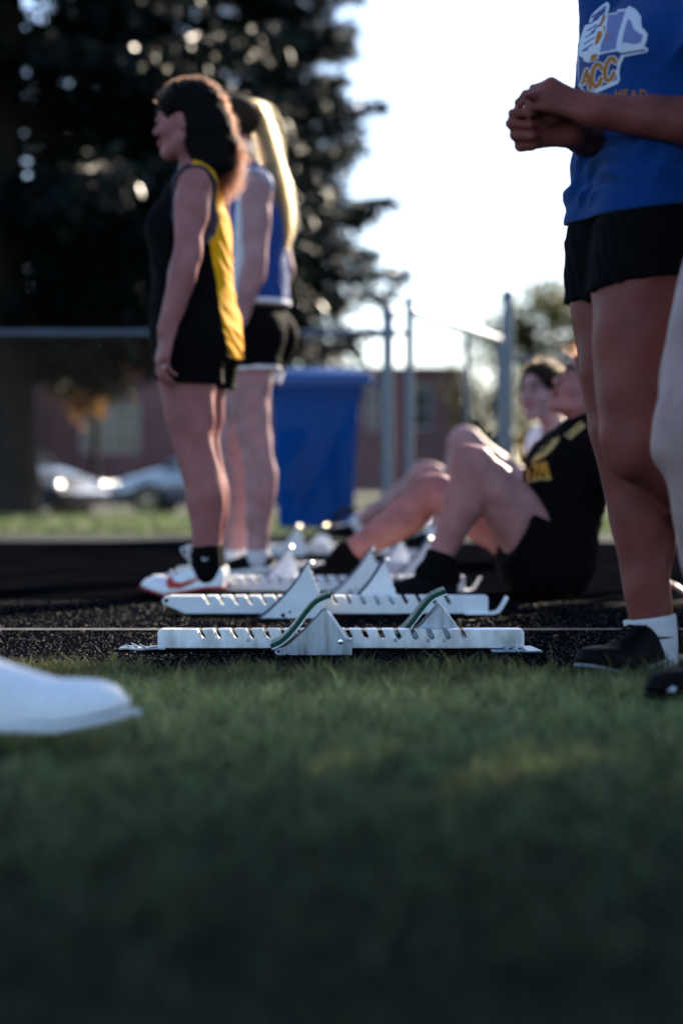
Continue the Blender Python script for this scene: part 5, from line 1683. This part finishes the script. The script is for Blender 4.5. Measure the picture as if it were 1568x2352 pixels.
def broadleaf(label, name, x, y, H, zc0, Rx, leafm, seed, n, size, trunk=.12, twigs=True, tintv=(1, 1, 1), group=None, low=0):
    r = np.random.default_rng(seed)
    t = empty(name, (x, y, 0)); tag(t, label, 'tree' if H > 3 else 'bush', group)
    b = MB(); lim = []
    b.tube([(0, 0, 0), (.03, 0, zc0*.6), (0, .04, zc0 + .3*(H - zc0)), (.05, 0, H*.9)], [trunk*1.2, trunk, trunk*.6, .015], 9)
    for k in range(26):
        z = zc0 + (H - zc0) * r.uniform(0, .9)
        az = r.uniform(0, 6.28); R = Rx * math.sqrt(max(.05, 1 - ((z - zc0)/(H - zc0)*1.6 - .6)**2)) * r.uniform(.6, 1.05)
        e = V(math.cos(az)*R, math.sin(az)*R, z + r.uniform(.1, .5) * R)
        s = V(0, 0, max(.2, z - .3*R))
        mid = (s + e)/2 + V(0, 0, .12*R)
        b.tube([s, mid, e], [trunk*.35, trunk*.2, .008], 5, cap=False)
        lim.append((s, mid, e))
    b.build('trunk', M['bark'], t, True)
    ci = r.integers(0, len(lim), n); f = r.uniform(.25, 1.08, n)
    S = np.stack([l[0] for l in lim])[ci]; Mm = np.stack([l[1] for l in lim])[ci]; E_ = np.stack([l[2] for l in lim])[ci]
    f = f[:, None]
    p = (1-f)**2*S + 2*f*(1-f)*Mm + f*f*E_ + r.normal(0, Rx*.14, (n, 3))
    d = r.normal(size=(n, 3)) + V(0, 0, -.3); d /= np.linalg.norm(d, axis=1)[:, None]
    g = r.uniform(.55, 1.5, (n, 1)); clump = .75 + .5*((ci * 7919 % 13)/13.)[:, None]
    tt = np.concatenate([g, g*r.uniform(.85, 1.1, (n, 1)), g*.9], 1) * clump * V(*tintv)
    leaf_mesh('crown', p, d, r.normal(size=(n, 3)), r.uniform(.6, 1.2, n)*size, r.uniform(.4, .8, n)*size, leafm, t, np.clip(tt, 0, 4))
    return t
broadleaf('yellow green spring tree behind the gate at the right', 'spring_tree', XU(1275, 40), 40, 4.35, .7, 2.1, M['spring'], 21, 14000, .12, .11)
broadleaf('olive bush low behind the open gate', 'bush', XU(1110, 34), 34, 2.35, .2, .75, M['spring'], 22, 4200, .10, .05, tintv=(.8, .75, .7))
broadleaf('taller sparse spring tree behind the blue shirted woman', 'spring_tree', XU(1420, 48), 48, 6.3, 1.2, 2.1, M['spring'], 23, 7000, .13, .12)
broadleaf('russet leaved small tree between the spruce trunk and the standing women', 'russet_tree', XU(215, 30), 30, 2.85, 1.65, 1.15, M['russet'], 24, 6500, .12, .06)

# ================================================================== the school building far behind
def building():
    Y = 60
    sx = lambda u: XU(u, Y)
    t = empty('brick_building', (sx(560), Y, 0))
    tag(t, 'long single storey red brick building with pale windows behind the trees', 'building')
    ox, oy = sx(560), Y
    H = P(0, 848, Y)[2]
    x0, x1 = sx(-420) - ox, sx(1062) - ox
    wins = []   # (x centre, width, z0, z1)
    for u0, u1, v0, v1 in ((-60, 40, 905, 1030), (186, 322, 905, 1040), (648, 702, 880, 985), (842, 868, 882, 985), (940, 990, 882, 985)):
        a, c = P(u0, v1, Y), P(u1, v0, Y)
        wins.append((a[0] - ox, c[0] - ox, a[2], c[2]))
    # the front wall, pieced round its windows
    xs = x0; b = MB()
    for wx0, wx1, z0, z1 in wins:
        b.box(((xs + wx0)/2, .15, H/2), (wx0 - xs, .3, H))
        b.box(((wx0 + wx1)/2, .15, z0/2), (wx1 - wx0, .3, z0)); b.box(((wx0 + wx1)/2, .15, (z1 + H)/2), (wx1 - wx0, .3, H - z1))
        xs = wx1
    b.box(((xs + x1)/2, .15, H/2), (x1 - xs, .3, H))
    b.box((x1 - .15, 5.3, H/2), (.3, 10, H)); b.box((x0 + .15, 5.3, H/2), (.3, 10, H)); b.box(((x0+x1)/2, 10.45, H/2), (x1 - x0, .3, H))
    b.build('wall', M['brick'], t)
    b = MB(); b.box(((x0+x1)/2, 5.2, H + .03), (x1 - x0 + .2, 10.9, .12)); b.build('roof', M['coping'], t)
    for wx0, wx1, z0, z1 in wins:
        w, h = wx1 - wx0, z1 - z0; cx, cz = (wx0 + wx1)/2, (z0 + z1)/2
        b = MB()
        for q in ((cx, z0 + .03, w, .06), (cx, z1 - .03, w, .06)): b.box((q[0], .12, q[1]), (q[2], .08, q[3]))
        nn = max(1, round(w / .9))
        for k in range(nn + 1): b.box((wx0 + .03 + (w - .06)*k/nn, .12, cz), (.06, .078, h - .13))
        b.box((cx, .12, z0 + h*.42), (w - .1, .074, .05))
        f = b.build('window', M['frame_paint'], t)
        for k in range(nn):
            pa, pb = wx0 + .06 + (w - .06)*k/nn, wx0 + (w - .06)*(k + 1)/nn
            b = MB(); b.box(((pa + pb)/2, .13, cz), (pb - pa - .01, .012, h - .13)); b.build('pane', M['glass'], f)
            b = MB(); b.box(((pa + pb)/2, .20, z0 + h*.66), (pb - pa - .04, .02, h*.62)); b.build('blind', M['blind'], f)
    # the wing on the left whose end wall catches the sun
    b = MB(); b.box((sx(95) - ox - 4, -3.2, H/2 - .1), (8, 6.3, H - .2)); b.build('wing', M['brick'], t)
building()

# ================================================================== parked cars
def car(label, paint, loc, rz, seed=0):
    t = empty('parked_car', loc, rz)
    tag(t, label, 'car', 'cars parked beyond the lawn')
    # stations along x: front at +2.2; (x, half width, bottom z, belt z)
    st = [(-2.22, .70, .42, .72), (-2.12, .80, .30, .92), (-1.7, .86, .26, .98), (-.9, .88, .24, .96), (0, .89, .24, .94), (.8, .88, .24, .93), (1.3, .86, .26, .86), (1.85, .80, .28, .70), (2.12, .70, .32, .56), (2.22, .58, .38, .47)]
    def ring(x, w, z0, z1):
        return [(x, -w*.92, z0), (x, -w, z0 + .12), (x, -w, z0 + (z1 - z0)*.6), (x, -w*.95, z1 - .03), (x, -w*.80, z1), (x, 0, z1 + .025), (x, w*.80, z1), (x, w*.95, z1 - .03), (x, w, z0 + (z1 - z0)*.6), (x, w, z0 + .12), (x, w*.92, z0)]
    rs = [ring(*q) for q in st]; n = len(rs[0])
    b = MB(); fs = []
    for i in range(len(rs) - 1):
        for k in range(n):
            fs.append((i*n+k, i*n+(k+1) % n, (i+1)*n+(k+1) % n, (i+1)*n+k))
    fs += [tuple(range(n)), tuple((len(rs)-1)*n + k for k in range(n-1, -1, -1))]
    b.add([p for r in rs for p in r], fs)
    b.build('body', paint, t, True)
    def cab(z0, z1, xa, xb, xc, xd, w0, w1, mt, name, par):
        b = MB()
        lo = [(xa, -w0, z0), (xd, -w0*.93, z0), (xd, w0*.93, z0), (xa, w0, z0)]
        hi = [(xb, -w1, z1), (xc, -w1*.96, z1), (xc, w1*.96, z1), (xb, w1, z1)]
        b.add(lo + hi, [(3,2,1,0), (4,5,6,7), (0,1,5,4), (1,2,6,5), (2,3,7,6), (3,0,4,7)])
        return b.build(name, mt, par, True, bevel=.03)
    cab(.90, 1.38, -1.85, -1.25, .32, 1.12, .80, .62, M['glass'], 'windows', t)
    cab(1.375, 1.44, -1.30, -1.05, .18, .38, .645, .56, paint, 'roof', t)
    for sg in (-1, 1):
        for (x0, x1) in ((1.10, .34), (-.35, -.42), (-1.84, -1.27)):
            b = MB(); b.tube([(x0, sg*.775, .93), (x1, sg*.625, 1.40)], .03, 6); b.build('pillar', paint, t, True)
    for x in (-1.38, 1.36):
        for sg in (-1, 1):
            b = MB(); b.tube([(x, sg*.70, .32), (x, sg*.895, .32)], .32, 24); w = b.build('wheel', M['tyre'], t, True)
            b = MB(); b.tube([(x, sg*.80, .32), (x, sg*.905, .32)], [.21, .19], 16); b.build('rim', M['chrome'], w, True)
    for sg in (-1, 1):
        b = MB(); sphere_mb(b, V(2.06, sg*.56, .60), .12, 8, sq=(.7, 1.2, .6)); b.build('headlight', M['lamp_lens'], t, True)
        b = MB(); sphere_mb(b, V(-2.16, sg*.60, .80), .11, 8, sq=(.5, 1.1, .8)); b.build('tail_light', M['sole_red'], t, True)
        b = MB(); b.box((.75, sg*.95, 1.0), (.10, .16, .11)); b.build('wing_mirror', paint, t, bevel=.02)
    b = MB(); b.tube([(2.24, -.45, .50), (2.26, 0, .50), (2.24, .45, .50)], .035, 8); b.build('bumper_bar', M['chrome'], t, True)
    return t
car('dark car parked at the left beyond the lawn, its bonnet gleaming', M['car_dark'], (XU(-85, 28.5), 28.5, -.30), rad(-27))
car('silver car parked farther back, behind the dark car', M['car_silver'], (XU(520, 37), 37, -.30), rad(174))

# ================================================================== loose rubber grains on the track
def granules():
    n = 22000
    x = rng.uniform(-1.15, 1.15, n); y = 3.40 + 2.3 * rng.uniform(0, 1, n) ** 1.35
    r = rng.uniform(.0009, .0024, n)
    oct_ = np.array([(1,0,0),(-1,0,0),(0,1,0),(0,-1,0),(0,0,1),(0,0,-1)], float)
    F = np.array([(0,2,4),(2,1,4),(1,3,4),(3,0,4),(2,0,5),(1,2,5),(3,1,5),(0,3,5)])
    v = oct_[None] * rng.uniform(.5, 1.3, (n, 6, 1))
    a = rng.uniform(0, 6.28, n); b = rng.uniform(0, 3.14, n)
    ca, sa, cb, sb = np.cos(a)[:, None], np.sin(a)[:, None], np.cos(b)[:, None], np.sin(b)[:, None]
    X, Y_, Z = v[..., 0], v[..., 1]*cb - v[..., 2]*sb, v[..., 1]*sb + v[..., 2]*cb
    X, Y_ = X*ca - Y_*sa, X*sa + Y_*ca
    v = np.stack([X, Y_, Z], 2) * r[:, None, None]
    v[..., 0] += x[:, None]; v[..., 1] += y[:, None]; v[..., 2] += r[:, None] * .6
    o = mesh_np('rubber_granules', v.reshape(-1, 3), (F[None] + (np.arange(n)*6)[:, None, None]).reshape(-1, 3), M['granule'])
    t = np.where((rng.uniform(size=(n, 1)) < .07) & (y[:, None] < 4.8), rng.uniform(6, 28, (n, 1)), rng.uniform(.5, 1.4, (n, 1)))  # a few near grains coloured bright to stand in for glints
    col_attr(o, 'tint', np.repeat(np.repeat(t, 3, 1), 6, 0))
    tag(o, kind='stuff')
granules()

# ================================================================== grass
def grass(name, n, xr, yfun, seed, hmin, hmax, wmin, wmax):
    r = np.random.default_rng(seed)
    x, y = yfun(r, n); n = len(x)
    clump = .5 + .5*np.sin(x*43 + 3*np.sin(y*19 + x*7)) * np.sin(y*51 + 2.5*np.sin(x*23))
    h = r.uniform(hmin, hmax, n) * r.uniform(.7, 1.1, n) * (.62 + .75*clump)
    h *= np.where(r.uniform(size=n) < .03, 1.5, 1)
    w = r.uniform(wmin, wmax, n)
    az = r.uniform(0, 6.28, n); bend = r.uniform(.1, .75, n) * h
    # tufts lean together
    tx = np.sin(x*31 + 2*np.sin(y*17)) * .5; ty = np.cos(y*29 + 2*np.sin(x*13)) * .5
    bx = np.cos(az)*bend + tx*h*.35; by = np.sin(az)*bend + ty*h*.35
    fa = r.uniform(0, 6.28, n); sx, sy = np.cos(fa)*w/2, np.sin(fa)*w/2
    z0 = np.zeros(n)
    def pt(t, k, s): return np.stack([x + bx*t*t + s*sx*k, y + by*t*t + s*sy*k, z0 + h*(t - .22*t*t)], 1)
    v = np.stack([pt(0, 1, -1), pt(0, 1, 1), pt(.5, .9, -1), pt(.5, .9, 1), pt(1, 0, 0)], 1)
    i = np.arange(n)[:, None]*5
    o = mesh_np(name, v.reshape(-1, 3), [i + np.array([[0, 1, 3, 2]]), i + np.array([[2, 3, 4]])], M['grass'])
    g = r.uniform(.6, 1.35, (n, 1))
    t = np.concatenate([g*r.uniform(.75, 1.25, (n, 1)), g, g*r.uniform(.6, 1.2, (n, 1))], 1)
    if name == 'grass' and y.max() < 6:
        lit_mix = np.clip((y - 1.3) / 1.8, 0, 1)[:, None] ** 1.3 + r.normal(0, .10, (n, 1))  # shade near the camera and a lit strip by the track, put into the tint
        t *= 1 + np.clip(lit_mix, 0, 1) * V(.55, .12, -.05)
        t *= .32 + 3.4 * np.clip(lit_mix, 0, 1.1) * (1 - .72 * np.clip((y - 3.05) / .33, 0, 1)[:, None])  # near blades painted darker, the strip painted brighter
    t *= (.62 + .7*clump)[:, None]
    dry = r.uniform(size=n) < .07
    t[dry] = V(2.6, 1.8, 1.9) * r.uniform(.7, 1.2, (dry.sum(), 1))
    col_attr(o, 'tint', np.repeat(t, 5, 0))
    return tag(o, kind='stuff')
def near_spread(r, n):
    y = .55 + (3.50 - .55) * r.uniform(0, 1, n) ** .62
    x = r.uniform(-1, 1, n) * (.35 + .24 * y)
    e = 3.44 + .03*np.sin(x*9) + .025*np.sin(x*27 + 1) + r.normal(0, .022, n)
    k = y < e
    return x[k], y[k]
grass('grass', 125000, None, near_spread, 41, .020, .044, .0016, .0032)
def edge_spread(r, n):
    x = r.uniform(-1.2, 1.2, n); y = 3.44 + .03*np.sin(x*9) + .025*np.sin(x*27 + 1) + r.normal(0, .028, n)
    return x, y
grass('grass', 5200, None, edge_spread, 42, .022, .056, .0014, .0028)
def far_spread(r, n):
    return r.uniform(-4.5, 4.5, n), r.uniform(12.75, 19.9, n)
grass('grass', 26000, None, far_spread, 43, .04, .09, .006, .012)
